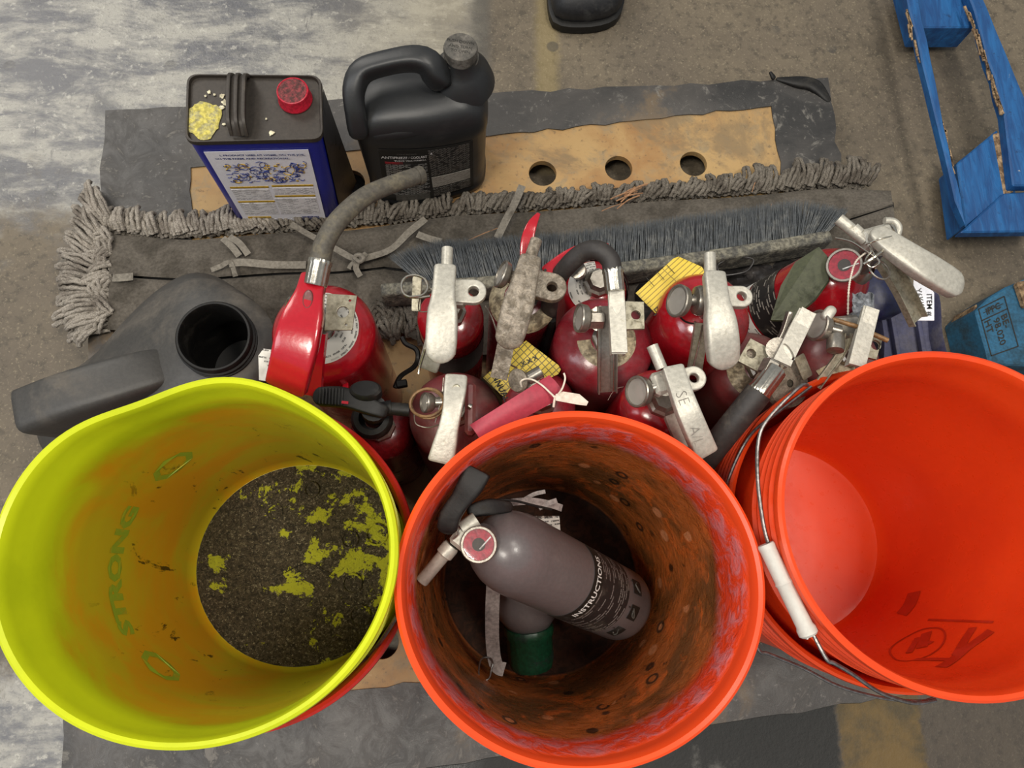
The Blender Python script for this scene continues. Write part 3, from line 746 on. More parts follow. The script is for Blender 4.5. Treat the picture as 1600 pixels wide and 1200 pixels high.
def eye(t, c, u, r, hr, thick, m_, L=None, nrm=(0,0,1), name='hang_eye'):
    """lug with a round hole; u points from the hole back to the valve"""
    u = V(u).normalized(); n = V(nrm).normalized(); w = n.cross(u); c = V(c); L = L or r*1.7
    pts = [c+u*L-w*r*.95]+[c+u*(-math.sin(a))*r+w*(-math.cos(a))*r for a in [k*math.pi/14 for k in range(15)]]+[c+u*L+w*r*.95]
    return flat_plate(name, pts, [(c, hr)], thick, M[m_], t, n, u, bevel=.0013)
def body(t, c, size, rx, ry, m_='steel', name='valve_block', bev=.003):
    mb = MB(); boxm(mb, c, size, rx, ry, bev); return obj(name, mb, M[m_], t, smooth=False)
def hosep(t, pts, r, m_, name='hose', taper=None, tip=True):
    mb = MB(); tube(mb, pts, r, 18, 8, taper=taper); h = obj(name, mb, M[m_], t)
    if tip:
        e = V(pts[-1]); d = (V(pts[-1])-V(pts[-2])).normalized(); k = taper[1] if taper else 1
        mb = MB(); lathe(mb, [(r*k*1.08,-.006),(r*k*1.1,0),(r*k*1.0,.001),(r*k*.55,.001),(r*k*.5,-.004),(.00001,-.004)], e, d, 20); obj('hose_tip', mb, M[m_], h)
    return h
def ferrule(t, a, b, r, n=14):
    a, b = V(a), V(b); ax = (b-a).normalized(); L = (b-a).length; mb = MB()
    def fl(an, z, rr): return rr*(1+.035*math.cos(an*n))
    lathe(mb, [(r*.6,0),(r*.95,0),(r,.001),(r,L*.8),(r*1.06,L-.003),(r*1.02,L),(r*.6,L)], a, ax, n*4, defo=fl); return obj('ferrule', mb, M['bright'], t, angle=60)
def sheet(name, pts, m_, parent, thick=.0007, label=None):
    """thin flat tag from four or more corners lying roughly in one plane"""
    a, b, c = V(pts[0]), V(pts[1]), V(pts[2]); n = (b-a).cross(c-a).normalized()
    if n.z < 0: n = -n
    mb = MB(); prism(mb, pts, thick, n); return obj(name, mb, m_ if not isinstance(m_, str) else M[m_], parent, smooth=False, label=label)
def wire(t, pts, r, m_='wire', name='wire', closed=False, n=6):
    mb = MB(); tube(mb, pts, r, n, 6, closed); return obj(name, mb, M[m_], t)
def ring(t, c, axis, R, r, m_, name='pull_ring', sy=1.):
    q = V(axis).normalized().to_track_quat('Z','Y'); mb = MB()
    sweep(mb, [V(c)+q@V((R*math.cos(k*math.pi/12), R*sy*math.sin(k*math.pi/12),0)) for k in range(24)], circ(r,8), None, None, True)
    return obj(name, mb, M[m_], t)
PI = math.pi
# A -- large red with painted lever and long rubber hose
t, c, r, zt = ext('large glossy red extinguisher with broad red lever and long rubber hose', 507, 522, 81, .29, M['red'], dome=.5, ring=True, ringr=(.50,.80))
stem(t, P(486,500,zt-.005), P(486,500,.365), .010)
lever(t, 'lever', [P(491,432,.378), P(485,458,.386), P(470,510,.388), P(458,560,.380), P(447,606,.362)], [.022,.024,.035,.038,.037,.037], [.012,.013,.014,.013,.012], 'red_lever', e=.28, endr=(False,False))
mb = MB(); lathe(mb, [(.00001,.0004),(.0042,.0004),(.0050,.0010),(.0058,.0002),(.0060,-.001)], P(481,468,.3935), (0,.05,1), 18, .8, 1.6); obj('recess', mb, M['maroon'], t)
channel(t, 'lower_lever', [P(492,520,.352), P(487,570,.335), P(484,618,.318)], .020, -.008, 'red_lever')
gauge(t, P(448,490,.352), (-1,.05,.45), .0155, .010); stem(t, P(452,490,.350), P(480,492,.352), .007)
flat_plate('bracket_plate', [P(512,460,.352), P(557,463,.352), P(550,515,.352), P(508,516,.352)], [(P(536,488,.352),.0058),(P(547,470,.352),.0016),(P(541,508,.352),.0016)], .002, M['plate'], t)
ferrule(t, P(493,446,.386), P(501,406,.392), .0098)
hosep(t, [P(500,408,.392), P(508,378,.397), P(531,342,.40), P(569,308,.395), P(610,289,.385), P(658,273,.372)], .0092, 'hose', taper=(1,.86))
body(t, P(540,594,.27), (.006,.03,.006), (1,.1,0), (.1,-1,.2), 'red_lever', 'strap_end', .001)
tg = tag(sheet('inspection_tag', [P(412,545,.27), P(432,548,.27), P(432,598,.27), P(405,594,.27), P(404,556,.27)], 'print_tag', None), 'small white inspection tag tucked beside the broad red lever', 'tag')
# B -- small, long silver handle with wire pull ring
t, c, r, zt = ext('small red extinguisher with rounded silver handle and wire pull ring at its left', 704, 498, 52, .27, M['red'], dome=.45, band=(.175,.238,M['print_silver'],0,2*PI))
stem(t, P(701,470,zt), P(699,470,.345), .009)
lever(t, 'handle', [P(696,417,.363), P(692,480,.366), P(688,568,.352)], [.0205,.0205,.0215,.0275,.0285,.0285,.028], [.012,.013,.014,.013,.012], 'silver', e=.36, endr=(False,True))
stem(t, P(699,388,.362), P(698,424,.362), .0053, 'silver', 'nozzle')
eye(t, P(740,457,.355), V((-1,.02,0)), .0105, .0062, .005, 'silver', .02)
body(t, P(706,462,.350), (.026,.022,.016), (1,0,0), (0,1,0), 'silver')
wire(t, [P(672,463,.357), P(650,465,.357), P(633,461,.357), P(627,447,.357), P(633,434,.357), P(648,430,.357), P(663,436,.357), P(668,450,.357), P(660,461,.358), P(640,464,.358)], .0013, 'bright', 'pull_ring')
wire(t, [P(676,452,.355), P(660,455,.35), P(654,484,.33), P(668,487,.33)], .0006, 'steel', 'seal_wire')
lever(t, 'lower_lever', [P(690,500,.33), P(680,540,.318), P(668,578,.305)], [.022,.022,.020], [.003], 'steel', e=.2, endr=(False,False))
wire(t, [P(664,545,.318), P(656,572,.308), P(654,584,.305)], .0011, 'bright', 'lever_edge')
lever(t, 'bracket', [P(652,432,.33), P(650,486,.318)], [.009,.009], [.003], 'plate', e=.2, endr=(False,False))
# C -- grimy handle
t, c, r, zt = ext('small dark red extinguisher with grimy corroded handle and cream collar', 817, 472, 52, .27, M['red_dusty'], dome=.42, ring=True, ringmat=M['cream'], ringr=(.05,.62))
stem(t, P(818,450,zt-.003), P(815,446,.345), .012, 'grimy')
lever(t, 'handle', [P(829,404,.366), P(820,440,.370), P(806,490,.366), P(792,545,.352)], [.020,.022,.024,.0285,.0285,.0275,.027], [.013,.015,.015,.014], 'grimy', e=.4, endr=(False,True))
stem(t, P(838,375,.365), P(826,410,.365), .0056, 'grimy', 'nozzle')
gauge(t, P(783,428,.350), (-.9,.25,.35), .0135, .007); stem(t, P(786,430,.347), P(812,436,.35), .006, 'grimy')
eye(t, P(862,450,.353), P(820,440,.353)-P(862,450,.353), .0125, .0062, .006, 'grimy', .024)
mb = MB(); bar(mb, [P(822,404,.345), P(824,375,.352), P(831,352,.355), P(842,334,.352)], [.012,.0125,.010,.0035], [.004], e=.3, endr=(False,True)); obj('red_strip', mb, M['red_lever'], t)
channel(t, 'lower_lever', [P(792,530,.325), P(786,560,.317), P(779,592,.308)], .0165, -.006, 'grimy')
wire(t, [P(758,478,.31), P(770,500,.305), P(790,560,.30), P(808,575,.29)], .0009, 'steel')
# D -- behind, red pointed lever
t, c, r, zt = ext('red extinguisher at the back with red lever and label ring, half hidden behind the hose', 929, 456, 50, .205, M['red'], dome=.6, ring=True, ringang=(1.6,4.2), ringr=(.35,.75), band=(.13,.215,M['print_black'],-.5,1.7))
stem(t, P(905,425,zt), P(900,420,.335), .009)
mb = MB(); bar(mb, [P(852,428,.345), P(880,410,.348), P(912,391,.352), P(952,385,.350)], [.014,.017,.012,.006], [.006,.006,.004], e=.25, endr=(False,True)); obj('lever', mb, M['red_lever'], t, angle=35)
for q in ((852,422),(872,417)):
    mb = MB(); disk(mb, P(q[0],q[1],.3495), (0,0,1), .0014, 10); obj('rivet', mb, M['ink_black'], t)
# E -- large dusty, boxy handle, black hose arching back
t, c, r, zt = ext('large dusty red extinguisher with narrow boxy handle and arching black hose', 942, 541, 78, .265, M['red_dusty'], dome=.5, ring=True, ringmat=M['cream'], ringr=(.62,.80), ringang=(3.2,6.8))
for dx in (-10.5,10.5): wire(t, [P(948+dx,480,.358), P(948+dx,540,.341), P(948+dx,611,.314)], .0007, 'bright', 'lever_edge')
stem(t, P(940,500,zt-.004), P(938,498,.345), .012)
gauge(t, P(905,497,.352), (-1,0,.25), .0135, .009)
mb = MB(); lathe(mb, [(.00001,0),(.0075,0),(.0085,.001),(.0085,.015),(.0075,.016),(.00001,.016)], P(943,500,.352), P(915,500,.352)-P(943,500,.352), 6); obj('side_nut', mb, M['steel'], t, smooth=False)
flat_plate('handle', [P(951,452,.380), P(976,452,.380), P(979,552,.374), P(955,552,.374)], [(P(964,473,.3788),.0042,.0105)], .0012, M['silver'], t, u=(1,0,0), bevel=.0003)
channel(t, 'handle_body', [P(963,452,.3795), P(967,553,.3735)], .0125, -.010, 'silver')
channel(t, 'lower_lever', [P(948,478,.352), P(948,540,.335), P(948,612,.308)], .0185, .006, 'steel')
flat_plate('bracket_plate', [P(977,472,.350), P(1005,473,.350), P(1006,514,.350), P(977,515,.350)], [(P(993,493,.350),.0048)], .003, M['plate'], t)
ferrule(t, P(961,456,.377), P(957,420,.38), .0090)
hosep(t, [P(957,424,.38), P(953,406,.383), P(935,391,.384), P(912,394,.375), P(888,414,.36), P(868,442,.33), P(858,480,.28), P(856,520,.22), P(857,560,.14)], .0088, 'hose_black', tip=False)
mb = MB(); sweep(mb, [P(863,500,.27), P(850,560,.20), P(845,600,.12)], circ(.004,6)); obj('pickup_tube', mb, M['black'], t)
# G -- bright red, long silver paddle handle
t, c, r, zt = ext('glossy red extinguisher with long silver paddle handle, yellow tag behind it', 1098, 497, 71, .305, M['red'], dome=.62, band=(.18,.235,M['print_silver'],3.2,5.2), neck=.012)
stem(t, P(1096,478,zt-.008), P(1098,468,.355), .010)
lever(t, 'handle', [P(1115,428,.372), P(1120,470,.376), P(1127,520,.372), P(1131,577,.356)], [.020,.0205,.0215,.0285,.0300,.0300,.0295], [.013,.015,.015,.014], 'silver', e=.36, endr=(False,True))
stem(t, P(1109,397,.37), P(1110,434,.37), .0056, 'silver', 'nozzle')
gauge(t, P(1058,470,.360), (-1,0,.45), .0155, .008)
mb = MB(); lathe(mb, [(.006,0),(.014,.001),(.0145,.004),(.013,.008),(.006,.010)], P(1098,470,.350), (-1,0,.1), 24); obj('collar', mb, M['steel'], t)
stem(t, P(1062,470,.354), P(1096,470,.354), .005)
eye(t, P(1157,465,.358), V((-1,0,0)), .0092, .0058, .006, 'silver', .022)
channel(t, 'lower_lever', [P(1098,505,.34), P(1092,545,.325), P(1086,583,.308)], .0135, -.006, 'plate')
wire(t, [P(1098,508,.342), P(1090,545,.327), P(1081,583,.310)], .0010, 'bright', 'lever_edge')
wire(t, [P(1058,490,.335), P(1072,503,.33), P(1096,507,.33)], .0009, 'black')
# I -- dusty, square plate, boxy handle leaning right
t, c, r, zt = ext('dusty maroon extinguisher with square zinc plate and boxy handle leaning right', 1173, 585, 66, .212, M['maroon'], dome=.6, ring=True, ringmat=M['cream'], ringr=(.5,.78), ringang=(2.6,6.0))
stem(t, P(1205,560,zt-.01), P(1215,545,.335), .011)
flat_plate('bracket_plate', [P(1172,530,.325), P(1206,548,.325), P(1186,582,.325), P(1152,564,.325)], [(P(1173,553,.325),.0050)], .003, M['plate'], t)
mb = MB(); lathe(mb, [(.0005,.0002),(.0045,0)], P(1173,554,.321), (0,0,1), 12); obj('plate_bolt', mb, M['grimy'], t)
flat_plate('handle', [P(1251,480,.360), P(1277,489,.360), P(1233,574,.354), P(1207,562,.354)], [(P(1231,551,.3555),.0036,.009)], .0012, M['silver'], t, u=(1,.5,0), bevel=.0003)
channel(t, 'handle_body', [P(1264,485,.3595), P(1220,568,.3535)], .0140, -.010, 'silver')
lever(t, 'lower_lever', [P(1234,487,.345), P(1222,525,.335), P(1198,566,.322)], [.005,.006,.006], [.009], 'steel', e=.2, endr=(False,False))
ferrule(t, P(1212,577,.352), P(1183,616,.350), .0105)
mb = MB(); lathe(mb, [(.00001,0),(.0085,0),(.009,.002),(.009,.014),(.00001,.014)], P(1207,566,.35), P(1190,600,.35)-P(1207,566,.35), 6); obj('hose_nut', mb, M['steel'], t, smooth=False)
hosep(t, [P(1186,612,.350), P(1160,645,.340), P(1125,688,.320), P(1085,740,.29)], .0125, 'hose_black', tip=False)
mb = MB(); lathe(mb, [(.004,0),(.022,.001),(.026,.004),(.024,.010),(.004,.012)], P(1222,600,.285), (.3,-.2,1), 28); obj('tube_plug', mb, M['grimy'], t)
lever(t, 'clip', [P(1248,556,.31), P(1262,590,.30)], [.012], [.002], 'plate', e=.2, endr=(False,False))
# J -- rightmost upright
t, c, r, zt = ext('dusty red extinguisher rightmost of the upright ones, boxy handle and brass pin', 1311, 562, 60, .225, M['maroon'], dome=.55, ring=True, ringr=(.35,.8), ringmat=M['cream'], ringang=(3.6,5.0))
stem(t, P(1310,535,zt-.01), P(1318,520,.33), .012)
gauge(t, P(1276,508,.342), (-.95,.1,.35), .0150, .010); stem(t, P(1282,510,.338), P(1312,518,.338), .006)
body(t, P(1318,515,.330), (.030,.024,.018), (1,.1,0), (-.1,1,0), 'steel')
flat_plate('handle', [P(1352,476,.362), P(1376,484,.362), P(1349,576,.356), P(1324,569,.356)], [(P(1361,496,.3605),.0034,.009)], .0012, M['silver'], t, u=(1,.25,0), bevel=.0003)
channel(t, 'handle_body', [P(1364,481,.3615), P(1337,573,.3555)], .0125, -.010, 'silver')
channel(t, 'lower_lever', [P(1323,520,.338), P(1315,548,.330), P(1275,604,.312)], .008, .005, 'plate')
flat_plate('bracket_plate', [P(1354,520,.335), P(1378,527,.335), P(1368,562,.335), P(1344,556,.335)], [(P(1367,540,.335),.0050)], .003, M['plate'], t)
stem(t, P(1292,496,.35), P(1345,512,.352), .0022, 'brass', 'safety_pin'); stem(t, P(1362,521,.345), P(1387,532,.345), .0024, 'brass', 'safety_pin')
lever(t, 'nozzle', [P(1287,500,.35), P(1302,480,.352)], [.011,.010], [.010], 'silver', e=.6, endr=(True,True))
mb = MB(); lathe(mb, [(.00001,0),(.007,0),(.008,.002),(.008,.016),(.00001,.017)], P(1306,524,.345), (-.2,-1,.1), 14); obj('side_plug', mb, M['steel'], t)
# K -- front red, scratched handle
t, c, r, zt = ext('red extinguisher with letters scratched on its flat silver handle', 1026, 636, 59, .305, M['red'], dome=.55, neck=.012)
stem(t, P(1034,604,zt-.006), P(1040,600,.355), .011)
h = lever(t, 'handle', [P(1050,574,.366), P(1073,640,.370), P(1103,710,.354)], [.0195,.0195,.021,.0215,.022], [.010,.011,.010], 'silver', e=.2, endr=(False,False))
stem(t, P(1019,540,.366), P(1034,576,.364), .0053, 'silver', 'nozzle')
hu = (P(1103,710,.36)-P(1050,574,.36)).normalized(); hv = V((0,0,1)).cross(hu)
m_scr = dirty('scratched_lines', '6b655c', '87806f', .5)
text('SE', P(1066,622,.3757), hu, hv, .015, m_scr, t, xs=.9, bold=-.02); text('A/L', P(1088,681,.3700), hu+V((0,0,-.13)), hv, .014, m_scr, t, xs=.9, bold=-.02)
gauge(t, P(995,612,.350), (-.85,-.15,.55), .0145, .010); stem(t, P(1000,612,.345), P(1030,603,.35), .006)
body(t, P(1038,598,.349), (.024,.022,.014), hv, hu, 'silver')
eye(t, P(1083,592,.352), P(1050,600,.352)-P(1083,592,.352), .0100, .0056, .006, 'silver', .020)
channel(t, 'lower_lever', [P(1040,620,.340), P(1055,665,.325), P(1072,700,.31)], .012, -.006, 'silver')
wire(t, [P(950,625,.26), P(962,608,.275), P(985,603,.29)], .0003, 'string', 'fibre')
# L -- front left maroon
t, c, r, zt = ext('dull maroon extinguisher with plain silver handle and brown ring round its gauge', 712, 652, 72, .25, M['maroon'], dome=.5, band=(.05,.225,M['print_maroon'],3.3,4.6))
stem(t, P(706,622,zt-.006), P(706,618,.33), .010)
lever(t, 'handle', [P(713,589,.350), P(707,640,.355), P(689,722,.340)], [.0205,.020,.017,.0175,.0215,.024], [.011,.010,.010], 'silver', e=.25, endr=(False,False))
mb = MB(); lathe(mb, [(.00001,.0004),(.0028,.0004),(.0040,.0010),(.0048,.0001)], P(713,611,.3578), (0,0,1), 18, 1, 1.35); obj('recess', mb, M['plate'], t)
gauge(t, P(664,629,.330), (-.9,-.1,.5), .0095, .008); stem(t, P(668,629,.328), P(700,628,.33), .005)
ring(t, P(667,629,.337), (-.3,0,1), .0130, .0014, 'brass', 'pull_ring', 1.25)
ring(t, P(668,631,.334), (-.2,.1,1), .0135, .0011, 'brass', 'pull_ring', 1.2)
body(t, P(735,640,.322), (.010,.05,.016), (1,0,0), (0,1,0), 'maroon', 'hinge_cheek')
stem(t, P(732,634,.332), P(737,636,.332), .0025, 'bright', 'hinge_pin')
wire(t, [P(647,645,.31), P(650,662,.305), P(668,668,.305), P(685,664,.31)], .0006, 'steel', 'seal_wire')
wire(t, [P(693,590,.34), P(690,620,.335), P(680,660,.325)], .0006, 'steel', 'seal_wire')
# M -- black valve
t, c, r, zt = ext('dark red extinguisher with black valve and short black nozzle beside yellow bucket', 597, 672, 48, .225, M['maroon'], dome=.55)
t.children[0].data.materials[0] = dirty('deep_red_paint', '6a1016', '4a1c1c', .25, coat=.3)
mb = MB(); lathe(mb, [(.008,0),(.018,.001),(.020,.004),(.020,.009),(.017,.013),(.012,.014)], P(583,657,.285), (0,0,1), 32); obj('collar', mb, M['black'], t)
stem(t, P(586,650,.27), P(584,638,.33), .012, 'black', 'valve_stem')
mb = MB(); bar(mb, [P(490,620,.332), P(540,622,.336), P(590,640,.334), P(604,646,.33)], [.017,.019,.017,.012], [.010,.012,.010], e=.3); lv = obj('lever', mb, M['black'], t)
for k in range(8):
    q = P(500+5*k, 618+k*.3, .3425); mb = MB(); boxm(mb, q, (.0012,.015,.0018), (1,0,0), (0,1,0)); obj('rib', mb, M['black'], lv, smooth=False)
mb = MB(); lathe(mb, [(.00001,.011),(.0105,.011),(.0125,.009),(.0125,0)], P(573,616,.335), (0,.3,1), 26, 1.15, .75); obj('valve_cap', mb, M['black'], t)
stem(t, P(590,640,.325), P(612,637,.325), .0075, 'black', 'nozzle_neck', 8); stem(t, P(606,638,.325), P(640,641,.325), .0062, 'black', 'nozzle')
mb = MB(); boxm(mb, P(539,629,.3435), (.006,.0025,.0012), (1,-.1,0), (0,1,0)); obj('red_mark', mb, M['red_lever'], lv, smooth=False)
# N -- dome under the red tag
t, c, r, zt = ext('red extinguisher half hidden under the long red vinyl tag', 842, 634, 57, .255, M['red_dusty'], dome=.6)
stem(t, P(835,605,zt-.01), P(833,602,.31), .008)
mb = MB(); lathe(mb, [(.00001,.008),(.006,.008),(.010,.007),(.0115,.004),(.010,0),(.005,-.003)], P(814,594,.325), (-.7,-.3,.6), 24); obj('gauge', mb, M['grimy'], t)
stem(t, P(825,592,.325), P(846,580,.328), .0062, 'steel', 'nozzle')
# H -- leaning extinguisher at the right end
a0, a1 = P(1120,530,.060), P(1335,425,.262); ax = (a1-a0).normalized(); L = (a1-a0).length; r = .0415
t = thing('fire_extinguisher', 'leaning red extinguisher with olive sleeve and silver handle reaching far right', 'fire extinguisher', tuple(a0), EX)
mb = MB(); lathe(mb, [(.00001,0),(r*.9,0),(r,.006),(r,L*.5),(r,L-.045),(r*.99,L-.035),(r*.93,L-.022),(r*.8,L-.010),(r*.6,L-.001),(.014,L+.006),(.013,L+.012),(.00001,L+.012)], a0, ax, 48); obj('cylinder', mb, M['red'], t)
q = ax.to_track_quat('Z','Y')
def cyl(a, z, rr=None):
    return a0+ax*z+(q@V((math.cos(a), math.sin(a), 0)))*(rr or r)
mb = MB(); lathe(mb, [(r+.0006,L*.25),(r+.0006,L*.36),(r+.0006,L*.46)], a0, ax, 48, uv=True); obj('body_label', mb, M['print_tag'], t)
mb = MB(); lathe(mb, [(r+.0006,L*.47),(r+.0006,L*.58),(r+.0006,L*.66)], a0, ax, 48, uv=True); obj('body_label', mb, M['print_black'], t)
hz = .315
mb = MB(); lathe(mb, [(.004,0),(.015,0),(.017,.004),(.015,.012),(.010,.018)], a1, ax, 24); obj('neck_nut', mb, M['steel'], t)
stem(t, a1, P(1368,385,.315), .012, 'steel', 'valve_stem')
gauge(t, P(1319,414,.300), (-.55,-.12,.8), .0180, .008, M['red_print'])
body(t, P(1370,372,.322), (.032,.022,.016), (1,.3,0), (-.3,1,0), 'silver')
stem(t, P(1310,342,.322), P(1352,376,.322), .0060, 'silver', 'nozzle')
mb = MB(); sweep(mb, [P(1332,357,.322), P(1342,366,.322)], circ(.0068,18)); obj('nozzle_collar', mb, M['silver'], t)
lever(t, 'handle', [P(1362,360,.345), P(1395,385,.350), P(1440,415,.350), P(1502,452,.338)], [.020,.024,.027,.030,.0295,.028], [.012,.014,.014,.013], 'silver', e=.36)
channel(t, 'lower_lever', [P(1376,405,.318), P(1404,450,.308), P(1430,503,.293)], .021, .008, 'plate', up=(.25,-.15,1))
wire(t, [P(1382,345,.352), P(1396,346,.352), P(1404,355,.352), P(1402,368,.350)], .0035, 'silver', 'hinge_loop', n=10)
wire(t, [P(1384,338,.345), P(1392,348,.352), P(1400,366,.354), P(1372,374,.354), P(1352,382,.345)], .0011, 'bright')
wire(t, [P(1384,388,.35), P(1366,402,.352), P(1350,412,.345)], .0016, 'bright', 'safety_pin')
wire(t, [P(1358,384,.345), P(1366,398,.35), P(1374,410,.35), P(1362,418,.345), P(1352,408,.345), P(1362,392,.35)], .0009, 'bright', 'seal_wire')
ring(t, P(1374,421,.338), (.2,.2,1), .0115, .0010, 'steel')
wire(t, [P(1305,372,.325), P(1330,378,.33), P(1355,394,.338), P(1368,402,.34)], .0011, 'bright')
# beaded seal chain
pp = catmull([P(1354,394,.335), P(1338,408,.33), P(1330,430,.325), P(1326,455,.32), P(1325,492,.31)], 14)
mb = MB(); sweep(mb, pp, circ(.0007,6), None, [(1.0+.7*(k%2),)*2 for k in range(len(pp))]); obj('beaded_chain', mb, M['string'], t)
# olive sleeve tag leaning on the leaning extinguisher
g_ = tag(sheet('sleeve_tag', [P(1222,448,.265), P(1244,412,.270), P(1281,388,.285), P(1294,402,.285), P(1296,440,.280), P(1274,470,.272), P(1254,487,.266), P(1238,503,.262), P(1206,502,.258)], 'green_tag', None, .003), 'olive green plastic sleeve lying over the leaning extinguisher', 'sleeve')
# white stock tag with hand writing
tg = thing('stock_tag', 'white stock tag reading ITEM under the far right silver handle', 'tag', tuple(P(1448,478,.27)))
a, b, c_, d_ = P(1424,440,.275), P(1457,458,.272), P(1459,500,.265), P(1430,500,.265)
sheet('paper', [P(1427,438,.275), P(1455,452,.275), P(1459,458,.275), P(1459,501,.275), P(1426,501,.275)], 'white_label', tg)
text('ITEM #', P(1452,476,.2764), P(1453,500,.276)-P(1452,450,.276), V((1,.05,0)), .0085, M['ink_black'], tg, bold=.01)
text('Y6KK2', P(1437,468,.2764), P(1442,500,.276)-P(1432,445,.276), V((1,.2,0)), .011, M['ink_grey'], tg, xs=.8)
# yellow tags
ty = thing('service_tag', 'yellow ruled service tag tilted behind the silver paddle handle', 'tag', tuple(P(1045,448,.30)))
sheet('card', [P(993,458,.30), P(1052,404,.305), P(1060,401,.305), P(1096,417,.31), P(1101,424,.31), P(1098,440,.31), P(1036,493,.302), P(1028,494,.30)], 'tag_yellow', ty)
u = P(1098,438,.31)-P(1036,490,.302); u.normalize(); vv = V((0,0,1)).cross(u)
text('MAINTENANCE', P(1068,460,.3072), -u, -vv, .0105, M['ink_black'], ty, bold=.02)
text('RE', P(1040,483,.3034), -u, -vv, .0105, M['ink_black'], ty, bold=.02)
for w_ in ((-.0085,.0005),):
    o_ = P(1040,483,.3034); mb = MB()
    for a, b in (((-.009,-.007),(.009,-.007)),((.009,-.007),(.009,.007)),((.009,.007),(-.009,.007)),((-.009,.007),(-.009,-.007))):
        sweep(mb, [o_+u*a[0]+vv*a[1], o_+u*b[0]+vv*b[1]], [(-.0004,0),(.0004,0),(.0004,.0001),(-.0004,.0001)], (0,0,1))
    obj('printed_frame', mb, M['ink_black'], ty, smooth=False)
for k in range(3):
    mb = MB(); o_ = P(1022+k*16,447-k*10,.306); sweep(mb, [o_, o_+vv*.012], [(-.0003,0),(.0003,0),(.0003,.0001),(-.0003,.0001)], (0,0,1)); obj('ruled_line', mb, M['ink_black'], ty, smooth=False)
tz = thing('service_tag', 'yellow gridded tag under the grimy handle and beside the red vinyl tag', 'tag', tuple(P(815,575,.27)))
sheet('card', [P(755,590,.262), P(800,548,.272), P(822,532,.275), P(872,570,.275), P(876,577,.275), P(872,584,.273), P(792,622,.262), P(782,616,.262)], 'tag_grid', tz)
u = (P(872,584,.27)-P(800,618,.27)).normalized(); vv = V((0,0,1)).cross(u)
text('X X X X', P(832,562,.2745), u, vv, .007, M['ink_black'], tz, bold=.03)
text('ANNUAL', P(780,602,.266), u.cross(V((0,0,1))), vv.cross(V((0,0,1))), .009, M['ink_black'], tz, bold=.02)
# red vinyl tag with string
tr = thing('hang_tag', 'long red vinyl tag tied with white string, behind middle bucket rim', 'tag', tuple(P(810,630,.335)))
g = []
for k in range(8):
    s_ = k/7; e1 = P(734+ (858-734)*s_, 664+(586-664)*s_, .338+.012*math.sin(s_*PI)); e2 = P(752+(884-752)*s_, 690+(618-690)*s_, .335+.006*math.sin(s_*PI)); g.append([e1, e1.lerp(e2,.33)+V((0,0,.004)), e1.lerp(e2,.66)+V((0,0,.004)), e2])
mb = MB(); curved_plate(mb, g, .0016); obj('vinyl', mb, M['red_tag'], tr)
wire(tr, [P(815,604,.335), P(814,596,.34), P(822,592,.342), P(834,594,.345), P(848,603,.347), P(862,616,.348), P(868,620,.348), P(878,608,.348), P(883,592,.348), P(881,583,.348)], .0009, 'string', 'string')
wire(tr, [P(868,618,.348), P(866,628,.346), P(865,636,.344)], .0011, 'string', 'string')
sheet('ribbon_loop', [P(868,616,.349), P(880,612,.349), P(905,616,.348), P(919,628,.346), P(916,634,.346), P(900,632,.347), P(868,626,.348)], 'string', tr, .0012)
# ------------------------------------------------------------------ blue tin
t = thing('oil_tin', 'rectangular blue tin with white label, red cap and yellow blotch on lid', 'tin', tuple(P(450,330,0)))
TZ = .245
tc = [P(291,222,TZ), P(503,217,TZ), P(500,119,TZ), P(294,117,TZ)]
bc = [P(373,352,.004), P(530,350,.004), P(560,280,.004), P(372,255,.004)]
def rrect(c, k=.10, n=5):
    """rounded corners on a four cornered outline"""
    out = []
    for i in range(4):
        p, a, b = c[i], c[i-1], c[(i+1)%4]
        da = (a-p).normalized()*.013; db = (b-p).normalized()*.013
        for j in range(n+1): s_ = j/n; out.append((p+da)*(1-s_)**2+p*2*s_*(1-s_)+(p+db)*s_*s_)
    return out
T_, B_ = rrect(tc), rrect(bc); nn = len(T_); ctr = sum(T_, V())/nn
def lvl(s_, k=1.0): # between bottom (0) and top (1)
    r_ = [b.lerp(a, s_) for a, b in zip(T_, B_)]; o_ = sum(r_, V())/nn; return [o_+(p-o_)*k for p in r_]
mb = MB(); rs = [lvl(0,.97), lvl(.012,1.0), lvl(.5,.998), lvl(.975)]
vs = [v for r_ in rs for v in r_]; fs = []
for i in range(len(rs)-1):
    for k in range(nn): l = (k+1)%nn; fs.append((i*nn+k, i*nn+l, (i+1)*nn+l, (i+1)*nn+k))
fs.append(tuple(reversed(range(nn)))); mb.add(vs, fs); obj('tin_body', mb, M['blue_tin'], t, angle=50)
mb = MB(); rs = [lvl(.972,1.0), lvl(.975,1.022), lvl(.997,1.022), lvl(1.004,1.015), lvl(1.004,.985), lvl(.985,.97), lvl(.984,.5)]
vs = [v for r_ in rs for v in r_]; fs = []
for i in range(len(rs)-1):
    for k in range(nn): l = (k+1)%nn; fs.append((i*nn+k, i*nn+l, (i+1)*nn+l, (i+1)*nn+k))
fs.append(tuple((len(rs)-1)*nn+k for k in range(nn))); mb.add(vs, fs); obj('lid', mb, M['tin_top'], t, angle=40)
LZ = TZ*.985
